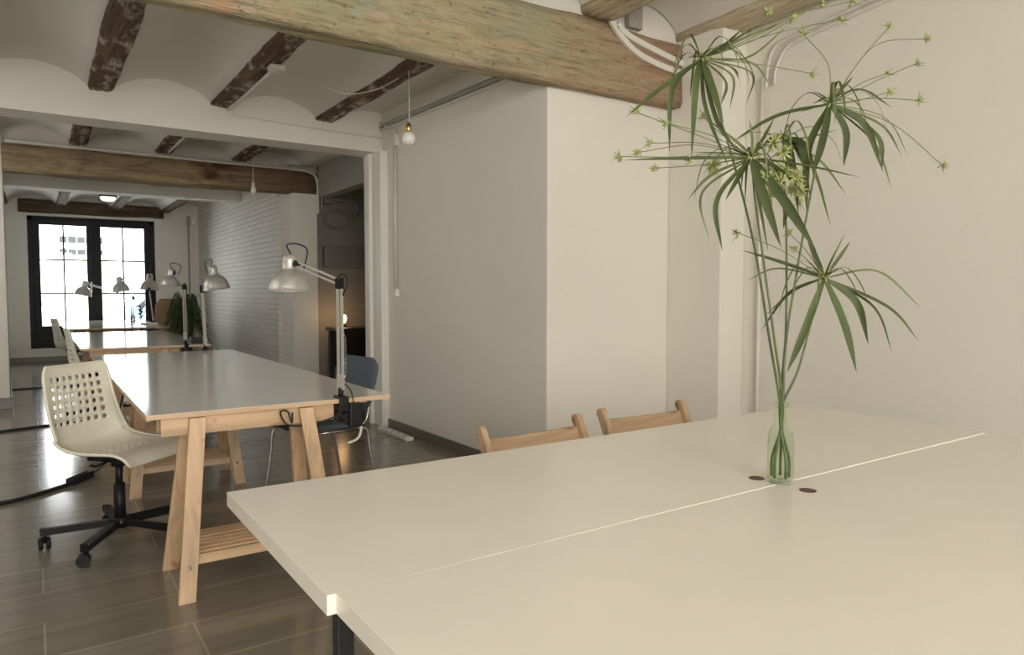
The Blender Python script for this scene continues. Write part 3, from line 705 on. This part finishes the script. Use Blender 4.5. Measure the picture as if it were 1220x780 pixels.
stems = [
 # label, centre px, depth, stem path px, leaves [(mid, tip, width, ddepth)], flower stalks [(mid, tip)]
 ('papyrus stem with the highest leafy umbrella, in front of the beam end', (836, 70), 1.74, [(926, 545), (924, 475), (916, 400), (900, 300), (880, 215), (855, 130)],
  [(A_(215, 240), A_(110, 325), 8, -.05), (A_(238, 250), A_(228, 425), 8, .04), (A_(302, 240), A_(290, 445), 10, -.06), (A_(345, 240), A_(380, 345), 12, -.08), (A_(330, 300), A_(395, 470), 6, .05),
   (A_(360, 330), A_(415, 420), 7, -.04), (A_(385, 230), A_(372, 295), 6, .03), (A_(458, 205), A_(445, 290), 4, .08), (A_(455, 175), A_(512, 240), 4, .06), (A_(405, 215), A_(398, 305), 4, .09), (A_(410, 195), A_(430, 255), 4, .1),
   (A_(400, 120), A_(520, 45), 7, .06), (A_(380, 130), A_(440, 75), 8, -.04), (A_(290, 190), A_(255, 215), 6, .1), (A_(430, 110), A_(600, 40), 5, .08), (A_(450, 160), A_(560, 70), 4, .10)],
  [(A_(480, 180), A_(625, 205)), (A_(470, 110), A_(652, 8)), (A_(500, 100), A_(703, 55)), (A_(430, 110), A_(500, 35)), (A_(450, 110), A_(570, 50)), (A_(500, 60), A_(735, 5))]),
 ('papyrus stem with broad leafy umbrella and dense flower heads, middle of the bunch', (895, 188), 1.71, [(929, 550), (928, 475), (922, 400), (911, 320), (900, 240)],
  [(A_(300, 442), A_(100, 447), 6, -.1), (A_(610, 465), A_(765, 496), 11, -.08), (A_(362, 560), A_(376, 702), 8, -.04), (A_(345, 490), A_(280, 557), 5, .06), (A_(490, 540), A_(541, 692), 14, -.06), (A_(550, 560), A_(640, 702), 15, -.1),
   (A_(420, 500), A_(385, 560), 7, .05), (A_(480, 560), A_(505, 704), 5, .05), (A_(460, 390), A_(452, 330), 4, .04), (A_(490, 390), A_(522, 330), 6, .04), (A_(420, 400), A_(330, 330), 5, .08), (A_(320, 540), A_(340, 675), 4, .1), (A_(550, 560), A_(548, 640), 11, .02),
   (A_(400, 430), A_(290, 425), 4, .08), (A_(530, 470), A_(620, 560), 9, .03)],
  [(A_(300, 440), A_(92, 438)), (A_(300, 405), A_(145, 425)), (A_(330, 460), A_(195, 470)), (A_(320, 400), A_(180, 400)), (A_(330, 430), A_(285, 445)), (A_(340, 390), A_(140, 315)), (A_(350, 380), A_(225, 345)), (A_(380, 380), A_(325, 328)), (A_(390, 450), A_(350, 465)),
   (A_(495, 450), A_(525, 480)), (A_(510, 440), A_(545, 425)), (A_(500, 470), A_(535, 510)), (A_(520, 460), A_(580, 495)), (A_(520, 470), A_(510, 545)), (A_(540, 480), A_(590, 530)), (A_(500, 430), A_(520, 400)), (A_(495, 460), A_(500, 500)), (A_(520, 450), A_(550, 470))]),
 ('papyrus stem with the right hand umbrella whose flower stalks arch toward the right wall', (989, 124), 1.84, [(936, 545), (935, 475), (936, 410), (950, 320), (966, 230), (980, 160)],
  [(A_(530, 325), A_(402, 398), 8, -.08), (A_(618, 420), A_(612, 592), 12, -.05), (A_(655, 400), A_(628, 490), 11, -.08), (A_(722, 370), A_(716, 466), 10, -.02), (A_(775, 350), A_(822, 470), 10, .02), (A_(808, 380), A_(824, 480), 8, .06),
   (A_(830, 330), A_(898, 440), 5, .08), (A_(820, 350), A_(880, 438), 5, .12), (A_(760, 250), A_(850, 300), 6, .1), (A_(640, 300), A_(590, 315), 4, .12), (A_(800, 400), A_(850, 525), 4, .1), (A_(720, 240), A_(742, 215), 5, .05), (A_(665, 275), A_(630, 290), 4, .02)],
  [(A_(850, 345), A_(990, 460)), (A_(800, 275), A_(925, 280)), (A_(820, 220), A_(918, 178)), (A_(800, 130), A_(945, 108)), (A_(760, 170), A_(843, 75)), (A_(672, 180), A_(605, 97)), (A_(740, 285), A_(840, 258)), (A_(760, 235), A_(835, 205))]),
 ('papyrus stem with the lowest leafy umbrella, at the right of the bunch', (982, 331), 1.80, [(938, 548), (941, 490), (951, 440), (970, 370)],
  [(B_(320, 195), B_(213, 160), 10, -.05), (B_(330, 265), B_(260, 357), 6, .05), (B_(365, 360), B_(323, 460), 11, -.05), (B_(462, 340), B_(494, 460), 12, -.06), (B_(495, 290), B_(523, 390), 11, .0), (B_(570, 300), B_(645, 381), 7, .05),
   (B_(545, 212), B_(653, 302), 4, .1), (B_(535, 300), B_(581, 411), 6, .08), (B_(450, 180), B_(478, 138), 5, .06), (B_(300, 205), B_(225, 235), 3, .1), (B_(340, 260), B_(270, 320), 4, .1), (B_(430, 190), B_(465, 120), 3, .08), (B_(395, 180), B_(370, 120), 8, .0)],
  [(B_(310, 160), B_(205, 118)), (B_(380, 190), B_(345, 160)), (B_(370, 160), B_(330, 120))]),
 ('papyrus stem half hidden behind the middle umbrella, with dark drooping leaves', (933, 166), 1.90, [(932, 548), (933, 475), (936, 400), (937, 300), (935, 220)],
  [(A_(620, 385), A_(700, 362), 9, .03), (A_(590, 410), A_(625, 560), 9, .02), (A_(570, 440), A_(590, 600), 10, .0), (A_(520, 385), A_(470, 425), 7, .05), (A_(630, 470), A_(680, 632), 5, .06), (A_(650, 450), A_(722, 543), 4, .1), (A_(600, 400), A_(640, 480), 9, -.03), (A_(555, 430), A_(545, 540), 8, .04), (A_(575, 400), A_(610, 470), 9, .04)],
  [(A_(560, 420), A_(575, 480)), (A_(565, 440), A_(590, 500)), (A_(550, 430), A_(590, 560)), (A_(560, 450), A_(575, 530))]),
]
for si, (label, c, D, path, leaves, fl) in enumerate(stems):
    rnd = random.Random(100+si)
    foot = V((VX, VY, VT))
    root = thing('papyrus_stem', label, 'plant', foot, 0, 'papyrus stems in the glass vase')
    cen = at(*c, D)-foot
    ang = si*2*PI/5+.6
    low = V((math.cos(ang)*.0225, math.sin(ang)*.0225, .014)); neck = V((math.cos(ang+PI)*.004, math.sin(ang+PI)*.004, .18))
    Dn = 1.79; pts = [low, low*.9+V((0, 0, .055)), neck]
    m = len(path)
    for i, p in enumerate(path):
        if i < 2: continue
        q = at(*p, Dn+(D-Dn)*(i+1)/(m+1))-foot
        if q.z > .24: pts.append(q)
    pts.append(cen)
    cp = curve(pts, 8); bm = B(); n_ = len(cp)
    tube(bm, cp, [.0038-.0015*i/n_ for i in range(n_)], 7); obj('stalk', bm, 'stalk', root)
    bl, bp = B(), B()
    for (mid, tip, w, dd) in leaves:
        a = cen; b = at(*mid, D+dd*.55)-foot; e = at(*tip, D+dd)-foot
        ww = w/F*D*.76
        tgt = bl if w > 5 else bp
        fc_ = (V((0, 0, H))-(foot+b)).normalized()
        fc_ = (fc_*.8+V((rnd.uniform(-.5, .5), rnd.uniform(-.5, .5), .6))).normalized()
        ribbon(tgt, curve([a, b, e], 9), ww, .18, fc_)
    for k in range((9, 10, 7, 5, 6)[si]):      # thin drooping leaves all round
        a2 = rnd.uniform(0, 2*PI); L = rnd.uniform(.09, .17); dv_ = V((math.cos(a2), math.sin(a2), 0))
        ribbon(bl if k % 2 else bp, curve([cen, cen+dv_*L*.45+V((0, 0, L*rnd.uniform(.10, .30))), cen+dv_*L*.8-V((0, 0, L*.12)), cen+dv_*L*.95-V((0, 0, L*rnd.uniform(.35, .7)))], 6), rnd.uniform(.003, .0065), .2, V((0, 0, 1)))
    for k in range(7):      # short bracts round the crown
        a2 = k*2*PI/7+si; dv_ = V((math.cos(a2), math.sin(a2), rnd.uniform(-.1, .5)))*rnd.uniform(.03, .06)
        ribbon(bl, curve([cen, cen+dv_*.5+V((0, 0, .006)), cen+dv_], 4), .005, .2)
    obj('leaf_whorl', bl, 'leaf', root); o = obj('thin_leaves', bp, 'leafpale', root)
    bs = B()
    for (mid, tip) in fl:
        dd = rnd.uniform(-.06, .08); b = at(*mid, D+dd*.5)-foot; e = at(*tip, D+dd)-foot
        tube(bs, curve([cen, b, e], 7), .0011, 5)
        dr = (e-b).normalized(); dense = si in (1, 4) and (e-cen).length < .16
        bf = B(); spikelet(bf, e, .027 if dense else .016, rnd, 40 if dense else 16, dr if not dense else None); obj('flower_head', bf, 'flower', root)
        for k in range(3):
            v = (dr+V((rnd.uniform(-.8, .8), rnd.uniform(-.8, .8), rnd.uniform(-.8, .8)))).normalized()*rnd.uniform(.018, .032)
            tube(bs, [e, e+v*.6, e+v], [.0009, .0008, .0002], 4)
    bf = B(); spikelet(bf, cen+V((0, 0, .006)), .022, rnd, 26); obj('flower_head', bf, 'flower', root)
    obj('flower_stalks', bs, 'leafpale', root)

# ------------------------------------------------------------------ pendant globe bulb
pb = thing('pendant_bulb', 'opal globe bulb on a white cord hooked to the reddish joist', 'lamp', (2.12, 4.36, 2.71))
bm = B(); o_ = V(pb.location); tube(bm, curve([at(362, 90, 5.30)-o_, at(385, 103, 5.12)-o_, at(415, 112, 5.0)-o_, at(450, 106, 4.92)-o_, at(480, 90, 4.86)-o_, (.0, 0, .0), (0.005, 0, -.03)], 10) + [V((.005, 0, -.37))], .003, 6); obj('cord', bm, 'pipe', pb)
bm = B(); tube(bm, [(.0, 0, .02), (.0, 0, -.015), (.012, 0, -.02)], .004, 6); obj('hook', bm, 'steel', pb)
bm = B(); lathe(bm, [(.002, -.34), (.012, -.345), (.019, -.36), (.019, -.395), (.016, -.40), (.001, -.40)], 20); obj('socket', bm, 'brass', pb)
bm = B(); lathe(bm, [(.012, -.40)]+[(.047*math.sin(a), -.447+.047*math.cos(a)) for a in [PI*k/16 for k in range(2, 17)]], 28); obj('globe', bm, 'opal', pb)
# hanging bulbs behind
def small_pendant(label, loc, L):
    t = thing('pendant_bulb', label, 'lamp', loc, 0, 'bare bulbs on thin cords')
    bm = B(); cyl(bm, (0, 0, 0), (0, 0, -L), .004, 8); obj('cord', bm, 'pipe', t)
    bm = B(); lathe(bm, [(.001, -L), (.018, -L-.005), (.020, -L-.06), (.001, -L-.06)], 14); obj('socket', bm, 'pipe', t)
    bm = B(); lathe(bm, [(.016, -L-.06), (.030, -L-.09), (.032, -L-.115), (.020, -L-.138), (.001, -L-.145)], 18); obj('bulb', bm, 'opal', t)
small_pendant('bare bulb on a thin white cord hanging before the brown beam and the brick wall', (2.16, 8.55, 2.84), .32)
small_pendant('small bulb hanging from the far ceiling near the corner pipe of the brick wall', (2.42, 13.7, 2.80), .22)
# round ceiling light of the entrance
cl = thing('ceiling_light', 'lit round ceiling light with a dark rim above the glazed door', 'lamp', (1.02, 12.9, 2.79))
bm = B(); lathe(bm, [(.001, .01), (.11, .01), (.125, -.01), (.125, -.055), (.112, -.06), (.108, -.05), (.001, -.05)], 28); obj('rim', bm, 'plasticblack', cl)
bm = B(); lathe(bm, [(.106, -.052), (.103, -.085), (.08, -.11), (.04, -.12), (.001, -.122)], 28); obj('diffuser', bm, 'glow2', cl)
bm = B(); cyl(bm, (0, 0, .01), (0, 0, .14), .03); obj('mount', bm, 'plasticblack', cl)

# ------------------------------------------------------------------ conduits, cables, switch
def conduit(name, label, pts, r=.010, mat='pipe', cat='conduit', group=None, n=8, smooth=8, extra=None):
    c0 = V(pts[0]); bm = B(); P_ = [V(p)-c0 for p in pts]
    tube(bm, curve(P_, smooth) if smooth else P_, r, n)
    if extra: extra(bm, c0)
    return tag(obj(name, bm, mat, None, c0), label, cat, group)
for k, (mt, dz, dx, lb) in enumerate((('pipe', .00, .012, 'topmost white conduit along the top of the grey right wall, above the dark strip'), ('pipegrey', -.035, .010, 'dark grey strip along the top of the grey right wall, between two white conduits'), ('pipe', -.065, .012, 'lowest white conduit along the top of the grey right wall, below the dark strip'))):  # middle bar fills the dark line between the white conduits
    conduit('wall_conduit', lb, [(2.67-dx, 6.05, 2.765+dz), (2.67-dx, 4.9, 2.735+dz), (2.67-dx, 3.56, 2.70+dz)], .012 if mt == 'pipe' else .015, mt, group='conduits along the right wall')
jb = thing('pull_switch', 'white junction box with a hanging cord and end plug on the right wall', 'switch', (2.67, 5.72, 2.55))
bm = B(); box(bm, (-.045, -.05, -.05), (0, .05, .05), .006); tube(bm, curve([(-.02, .0, .05), (-.02, .02, .09), (-.02, .10, .13), (-.02, .2, .16)], 6), .011); obj('junction_box', bm, 'pipe', jb)
bm = B(); tube(bm, [(-.02, .0, -.05), (-.02, .0, -.6), (-.02, -.0, -1.29)], .008); tube(bm, [(-.02, .03, -.05), (-.02, .03, -.6), (-.02, .02, -1.29)], .006); obj('cord', bm, 'pipe', jb)
bm = B(); box(bm, (-.04, -.03, -1.36), (-.003, .035, -1.29), .008); obj('plug', bm, 'trim', jb)
X3 = JX[4]
def boxy(p, s=.035):
    return lambda bm, c0: box(bm, V(p)-c0-V((s, s, .03)), V(p)-c0+V((s, s, .0)), .004)
conduit('joist_conduit', 'white conduit with a junction box under the middle joist of the nearer ceiling', [(1.33, 6.03, 2.69), (1.35, 5.5, 2.695), (1.35, 4.75, 2.695)], .012, smooth=4, extra=boxy((1.35, 4.72, 2.70), .045), group='conduits under the joists')
conduit('joist_conduit', 'short white conduit with a box under the middle joist behind the white beam', [(1.33, 8.95, 2.828), (1.34, 8.2, 2.831), (1.34, 7.3, 2.831)], .014, smooth=4, extra=boxy((1.34, 7.25, 2.838), .05), group='conduits under the joists')
conduit('beam_conduit', 'long pale conduit along the top of the brown beam, curving down its right end', [(-.2, 9.04, 2.80), (.9, 9.04, 2.795), (2.0, 9.04, 2.79), (2.75, 9.04, 2.79), (3.0, 9.04, 2.77), (3.09, 9.06, 2.68), (3.10, 9.06, 2.45), (3.10, 9.06, 2.25)], .018)
conduit('beam_conduit', 'thick grey cable bent down beside the curved conduit at the right pier', [(2.7, 9.02, 2.83), (3.05, 9.02, 2.82), (3.14, 9.05, 2.70), (3.145, 9.06, 2.30)], .014, 'pipegrey')
conduit('beam_conduit', 'thin white conduit along the bottom of the vault over the big white beam', [(1.36, 6.03, 2.66), (2.0, 6.03, 2.64), (2.66, 6.03, 2.63)], .007)
# flat trunking on the big beam
def trunk(label, pts):
    c0 = V(pts[0]); P_ = curve([V(p)-c0 for p in pts], 8); bm = B(); rows = []
    for i, p in enumerate(P_):
        tg = (P_[min(i+1, len(P_)-1)]-P_[max(i-1, 0)]).normalized(); sd = V((0, 1, 0)).cross(tg).normalized()
        rows.append([bm.verts.new(p+sd*a+V((0, b, 0))) for a, b in ((-.019, 0), (.019, 0), (.019, -.022), (-.019, -.022))])
    for A, Bq in zip(rows, rows[1:]):
        for j in range(4): bm.faces.new((A[j], A[(j+1) % 4], Bq[(j+1) % 4], Bq[j]))
    bm.faces.new(rows[0]); bm.faces.new(rows[-1][::-1])
    tag(obj('cable_trunking', bm, 'pipe', None, c0), label, 'cable trunking', 'white trunking on the big beam')
trunk('lower white trunking strip curving across the face of the big beam', [(3.07, 3.418, 2.945), (3.16, 3.418, 2.86), (3.30, 3.418, 2.785), (3.50, 3.418, 2.745), (3.73, 3.418, 2.725)])
trunk('upper white trunking strip running down the face of the big beam', [(3.12, 3.418, 2.93), (3.24, 3.418, 2.875), (3.48, 3.418, 2.83), (3.73, 3.418, 2.79)])
bx_ = B(); box(bx_, (-.06, -.02, -.10), (.06, .02, .12), .004); tag(obj('grey_strip_box', bx_, 'pipegrey', None, (3.30, 3.44, 3.05)), 'narrow grey upright box above the beam between the pale joists', 'junction box')
conduit('wall_pipe', 'thin white vertical pipe down the right wall beside the pilaster', [(3.955, 2.93, 0.02), (3.955, 2.93, 1.4), (3.955, 2.93, 2.62)], .012, smooth=2)
for k in range(2):
    conduit('wall_pipe', ['white conduit rising behind the papyrus and bending along the top of the right wall', 'second white conduit with a wider bend beside the first on the right wall'][k],
            [(3.955, 2.90-.06*k, 2.55), (3.955, 2.89-.06*k, 2.68-.03*k), (3.955, 2.84-.08*k, 2.79-.03*k), (3.955, 2.70-.06*k, 2.82-.03*k), (3.955, 2.0, 2.89-.035*k), (3.955, 1.0, 2.92-.035*k)], .010, smooth=8)
conduit('wall_pipe', 'dark vertical pipe at the far corner where the brick wall begins', [(2.53, 14.93, 0.02), (2.53, 14.93, 1.5), (2.53, 14.93, 2.62)], .017, 'pipegrey', smooth=1)
bm = B(); box(bm, (-.03, -.03, -.09), (.03, .03, .09), .006); tag(obj('wall_spotlight', bm, 'pipegrey', None, (2.48, 14.6, 2.58)), 'small grey spot fitting near the top of the corner pipe', 'spotlight')
# floor cables
conduit('floor_cable', 'black extension cable on the floor ending in a plug near the nearest swivel chair', [(-.62, 4.85, .012), (-.35, 4.95, .012), (-.1, 5.02, .012), (.16, 5.25, .012), (.28, 5.42, .012)], .012, 'rubber', 'cable', smooth=8,
        extra=lambda bm, c0: bar(bm, V((.16, 5.25, .02))-c0, V((.28, 5.42, .02))-c0, .045, .035, bev=.006))
conduit('floor_cable', 'thin black cord rising from the floor plug to the underside of the nearest table', [(.29, 5.44, .02), (.34, 5.5, .03), (.40, 5.46, .12), (.42, 5.3, .30), (.46, 5.1, .60), (.47, 5.1, .70)], .005, 'rubber', 'cable')
conduit('floor_cable', 'black cable crossing the floor at the left, behind the nearest swivel chair', [(-.75, 7.55, .010), (-.3, 7.58, .010), (.1, 7.7, .010), (.6, 7.75, .010)], .011, 'rubber', 'cable')
conduit('floor_cable', 'thin dark cable on the floor farthest away, below the black door', [(-.25, 10.8, .008), (.2, 10.85, .008), (.8, 10.9, .008)], .010, 'rubber', 'cable')
conduit('floor_cable', 'black lamp cord looped below the near edge of the nearest trestle table', [(.93, 3.09, .70), (.92, 3.07, .66), (.905, 3.08, .71), (.88, 3.10, .705), (.90, 3.08, .655), (.96, 3.09, .64), (1.05, 3.09, .645), (1.15, 3.09, .67), (1.19, 3.10, .69)], .004, 'rubber', 'cable')
bm = B(); box(bm, (-.03, -.022, -.055), (.03, .022, .055), .006); tag(obj('power_adapter', bm, 'plasticblack', None, (1.215, 3.085, .665)), 'black power adapter hanging under the clamp of the nearest desk lamp', 'adapter')
conduit('looped_cable', 'white cord curling below the right corner of the nearest trestle table', [(1.25, 3.12, .70), (1.252, 3.10, .60), (1.235, 3.10, .55), (1.19, 3.11, .53)], .006, 'pipe', 'cable')
ps = thing('power_strip', 'flat white power strip on the floor beside the white door post', 'power strip', (2.545, 5.55, 0), math.radians(0))
bm = B(); box(bm, (-.035, -.30, 0), (.035, .30, .03), .006); obj('case', bm, 'trim', ps)
for k in range(4): 
    bm = B(); cyl(bm, (0, -.2+k*.12, .030), (0, -.2+k*.12, .032), .020, 16); obj('socket', bm, 'pipegrey', ps)

# ------------------------------------------------------------------ things in the alcove
sb = thing('console_table', 'dark wooden console table in the alcove, carrying the lit bulb lamp', 'table', (3.62, 8.75, 0))
bm = B(); box(bm, (-.46, -.26, .735), (.60, .26, .775), .006); obj('top', bm, 'darkwood', sb)
for x in (-.40, .54):
    for y in (-.21, .21):
        bm = B(); box(bm, (x-.028, y-.028, 0), (x+.028, y+.028, .735), .003); obj('leg', bm, 'darkwood', sb)
bm = B(); box(bm, (-.40, .19, .25), (.54, .21, .735)); box(bm, (-.40, -.22, .62), (.54, -.20, .735)); obj('panel', bm, 'darkwood', sb)
tl = thing('table_lamp', 'small lit bulb lamp glowing warm on the dark console table', 'lamp', (3.36, 8.86, .775))
bm = B(); lathe(bm, [(.001, 0), (.045, 0), (.045, .012), (.015, .02), (.015, .05), (.001, .05)], 20); obj('base', bm, 'darkwood', tl)
bm = B(); lathe(bm, [(.012, .05), (.022, .07), (.030, .10), (.030, .13), (.020, .155), (.001, .162)], 20); obj('bulb', bm, 'glow', tl)
bm = B(); box(bm, (-.27, -.10, -.14), (.27, 0, .14), .01); pn = obj('wall_unit', bm, 'panel', None, (3.50, 9.3, 1.70)); tag(pn, 'grey box unit on the alcove wall above the lit bulb lamp', 'wall unit')
br = thing('pipe_bracket', 'dark bent pipe and ring bracket high on the alcove wall', 'bracket', (3.42, 9.1, 2.35))
bm = B(); tube(bm, curve([(-.20, .0, .12), (.02, 0, .10), (.20, 0, .08), (.25, 0, -.02), (.16, 0, -.10), (.02, 0, -.06)], 8), .020); obj('pipe', bm, 'panel', br)
bm = B(); tube(bm, [(.15*math.cos(a)-.05, .02, .12*math.sin(a)-.14) for a in [2*PI*k/24 for k in range(24)]], .014, 8, closed=True); obj('ring', bm, 'panel', br)
bm = B(); box(bm, (-.22, .0, .05), (-.10, .2, .16), .005); obj('wall_plate', bm, 'panel', br)

# ------------------------------------------------------------------ things at the far end
ac = thing('wicker_armchair', 'tan wicker armchair with a high back between the far table and the fern', 'chair', (1.90, 13.3, 0), math.radians(98))
bm = B(); pad(bm, curve([(.28, 0, .40), (.1, 0, .42), (-.1, 0, .41), (-.25, 0, .40)], 4), .56, .07); obj('seat', bm, 'cork', ac)
bm = B(); pad(bm, curve([(-.26, 0, .42), (-.30, 0, .65), (-.34, 0, .90), (-.36, 0, 1.12)], 5), .60, .05); obj('backrest', bm, 'cork', ac)
for s in (-1, 1):
    bm = B(); tube(bm, curve([(.24, s*.26, .40), (.24, s*.28, .60), (.0, s*.30, .64), (-.28, s*.28, .66)], 6), .022); obj('armrest', bm, 'cork', ac)
    for x in (.24, -.24):
        bm = B(); cyl(bm, (x, s*.24, 0), (x, s*.23, .40), .02); obj('leg', bm, 'darkwood', ac)
pf = thing('potted_fern', 'large dark green fern in a pot on the floor by the brick wall', 'plant', (1.755, 10.7, 0))
bm = B(); lathe(bm, [(.001, 0), (.13, 0), (.18, .30), (.195, .31), (.195, .34), (.175, .34), (.165, .30), (.001, .30)], 28); obj('pot', bm, 'pot', pf)
bm = B(); rnd = random.Random(5)
for k in range(95):
    a = rnd.uniform(0, 2*PI); L = rnd.uniform(.5, 1.0); tilt = rnd.uniform(.03, .15)
    d = V((math.cos(a), math.sin(a), 0)); p0 = V((d.x*.05, d.y*.05, .30)); top = rnd.uniform(.40, .98)
    pts = curve([p0, p0+d*tilt*.35+V((0, 0, top*.62)), p0+d*tilt*.75+V((0, 0, top*.95)), p0+d*(tilt+.07)+V((0, 0, top*.72))], 6)
    ribbon(bm, pts, .018, .2)
    for i in range(4, len(pts), 1):
        for s in (-1, 1):
            tg = (pts[i]-pts[i-1]).normalized(); sd = tg.cross(V((0, 0, 1))); 
            if sd.length < .05: continue
            sd.normalize(); q = pts[i]+sd*s*.05+tg*.04-V((0, 0, .03)); ribbon(bm, [pts[i], (pts[i]+q)/2+V((0, 0, .01)), q], .011, .1)
obj('fronds', bm, 'fern', pf)
sv = thing('bud_vase', 'small glass vase with a leafy sprig on the middle trestle table', 'vase', (1.075, 9.62, .74))
bm = B(); lathe(bm, [(.001, 0), (.030, 0), (.034, .01), (.034, .12), (.030, .13), (.026, .13), (.029, .12), (.029, .012), (.001, .01)], 20); obj('glass', bm, 'glass', sv)
sg = thing('leafy_sprig', 'green leafy sprig standing in the small glass vase on the middle table', 'plant', (1.075, 9.62, .75))
bm = B(); tube(bm, [(0, 0, .01), (.005, 0, .12), (.0, .01, .25)], .0025, 6); obj('stem', bm, 'stalk', sg)
bm = B()
for k in range(22):
    a = k*2.4; z = .14+.007*k; d = V((math.cos(a), math.sin(a), .35)); p = V((0, 0, z)); ribbon(bm, curve([p, p+d*.05+V((0, 0, .02)), p+d*.10-V((0, 0, .01))], 5), .022, .2)
obj('leaves', bm, 'fern', sg)
bm = B(); box(bm, (-.06, -.05, 0), (.06, .05, .06), .006); tag(obj('dark_box', bm, 'plasticblack', None, (1.30, 7.33, .74)), 'small dark box lying on the right corner of the middle trestle table', 'box')
bm = B()
for k in range(4): box(bm, (-.11+.006*k, -.15, .006*k), (.11, .15-.01*k, .006*k+.005), .001)
tag(obj('paper_stack', bm, 'trim', None, (1.45, 12.0, .74)), 'small stack of white papers on the right edge of the farthest table', 'papers')

# ------------------------------------------------------------------ light
def area(name, loc, rot, sx, sy, power, col):
    l = bpy.data.lights.new(name, 'AREA'); l.shape = 'RECTANGLE'; l.size = sx; l.size_y = sy; l.energy = power; l.color = col
    o = bpy.data.objects.new(name, l); C.objects.link(o); o.location = loc; o.rotation_euler = rot; return o
area('daylight_rear_window', (-.1, -4.5, 1.75), (math.radians(90), 0, 0), 3.0, 2.4, 300, (1, .985, .935))
area('fill_light_side', (-1.5, 4.4, 2.15), (math.radians(52), 0, math.radians(-90)), 2.4, 1.0, 17, (1, .98, .93))  # added fill for the middle bay, the left wall has no window here
area('fill_light_left', (-1.5, .3, 2.2), (math.radians(55), 0, math.radians(-90)), 2.4, 1.0, 24, (1, .985, .935))  # extra lamp added to brighten the left of the white tables
area('fill_light_inner', (-1.5, 7.7, 2.0), (math.radians(60), 0, math.radians(-90)), 2.0, 1.2, 24, (1, .97, .92))  # fill lamp added to lift the inner bay, no real source
area('fill_light_far', (-1.55, 12.6, 1.6), (math.radians(90), 0, math.radians(-90)), 2.4, 1.6, 11, (.97, .98, 1))  # added to brighten the entrance bay from its closed left wall
l = bpy.data.lights.new('bulb_light', 'POINT'); l.energy = 1.6; l.color = (1, .55, .24); l.shadow_soft_size = .05
o = bpy.data.objects.new('bulb_light', l); C.objects.link(o); o.location = (3.36, 9.0, .92)
po = area('door_portal', (xm, YF+.3, 1.4), (math.radians(-90), 0, 0), 2.1, 2.5, 1, (1, 1, 1)); po.data.cycles.is_portal = True
w = bpy.data.worlds.new('sky'); bpy.context.scene.world = w; w.use_nodes = True; nt = w.node_tree; nt.nodes.clear()
bg = nt.nodes.new('ShaderNodeBackground'); ow = nt.nodes.new('ShaderNodeOutputWorld'); bg.inputs[0].default_value = (.93, .965, 1, 1); bg.inputs[1].default_value = 14.0; nt.links.new(bg.outputs[0], ow.inputs[0])

sc = bpy.context.scene
sc.view_settings.view_transform = 'Standard'; sc.view_settings.look = 'None'; sc.view_settings.exposure = 0; sc.view_settings.gamma = 1
sc.cycles.max_bounces = 10; sc.cycles.diffuse_bounces = 6; sc.cycles.glossy_bounces = 4; sc.cycles.transmission_bounces = 10; sc.cycles.transparent_max_bounces = 12
sc.cycles.sample_clamp_indirect = 6; sc.cycles.caustics_reflective = False; sc.cycles.caustics_refractive = False
sc.cycles.use_denoising = True
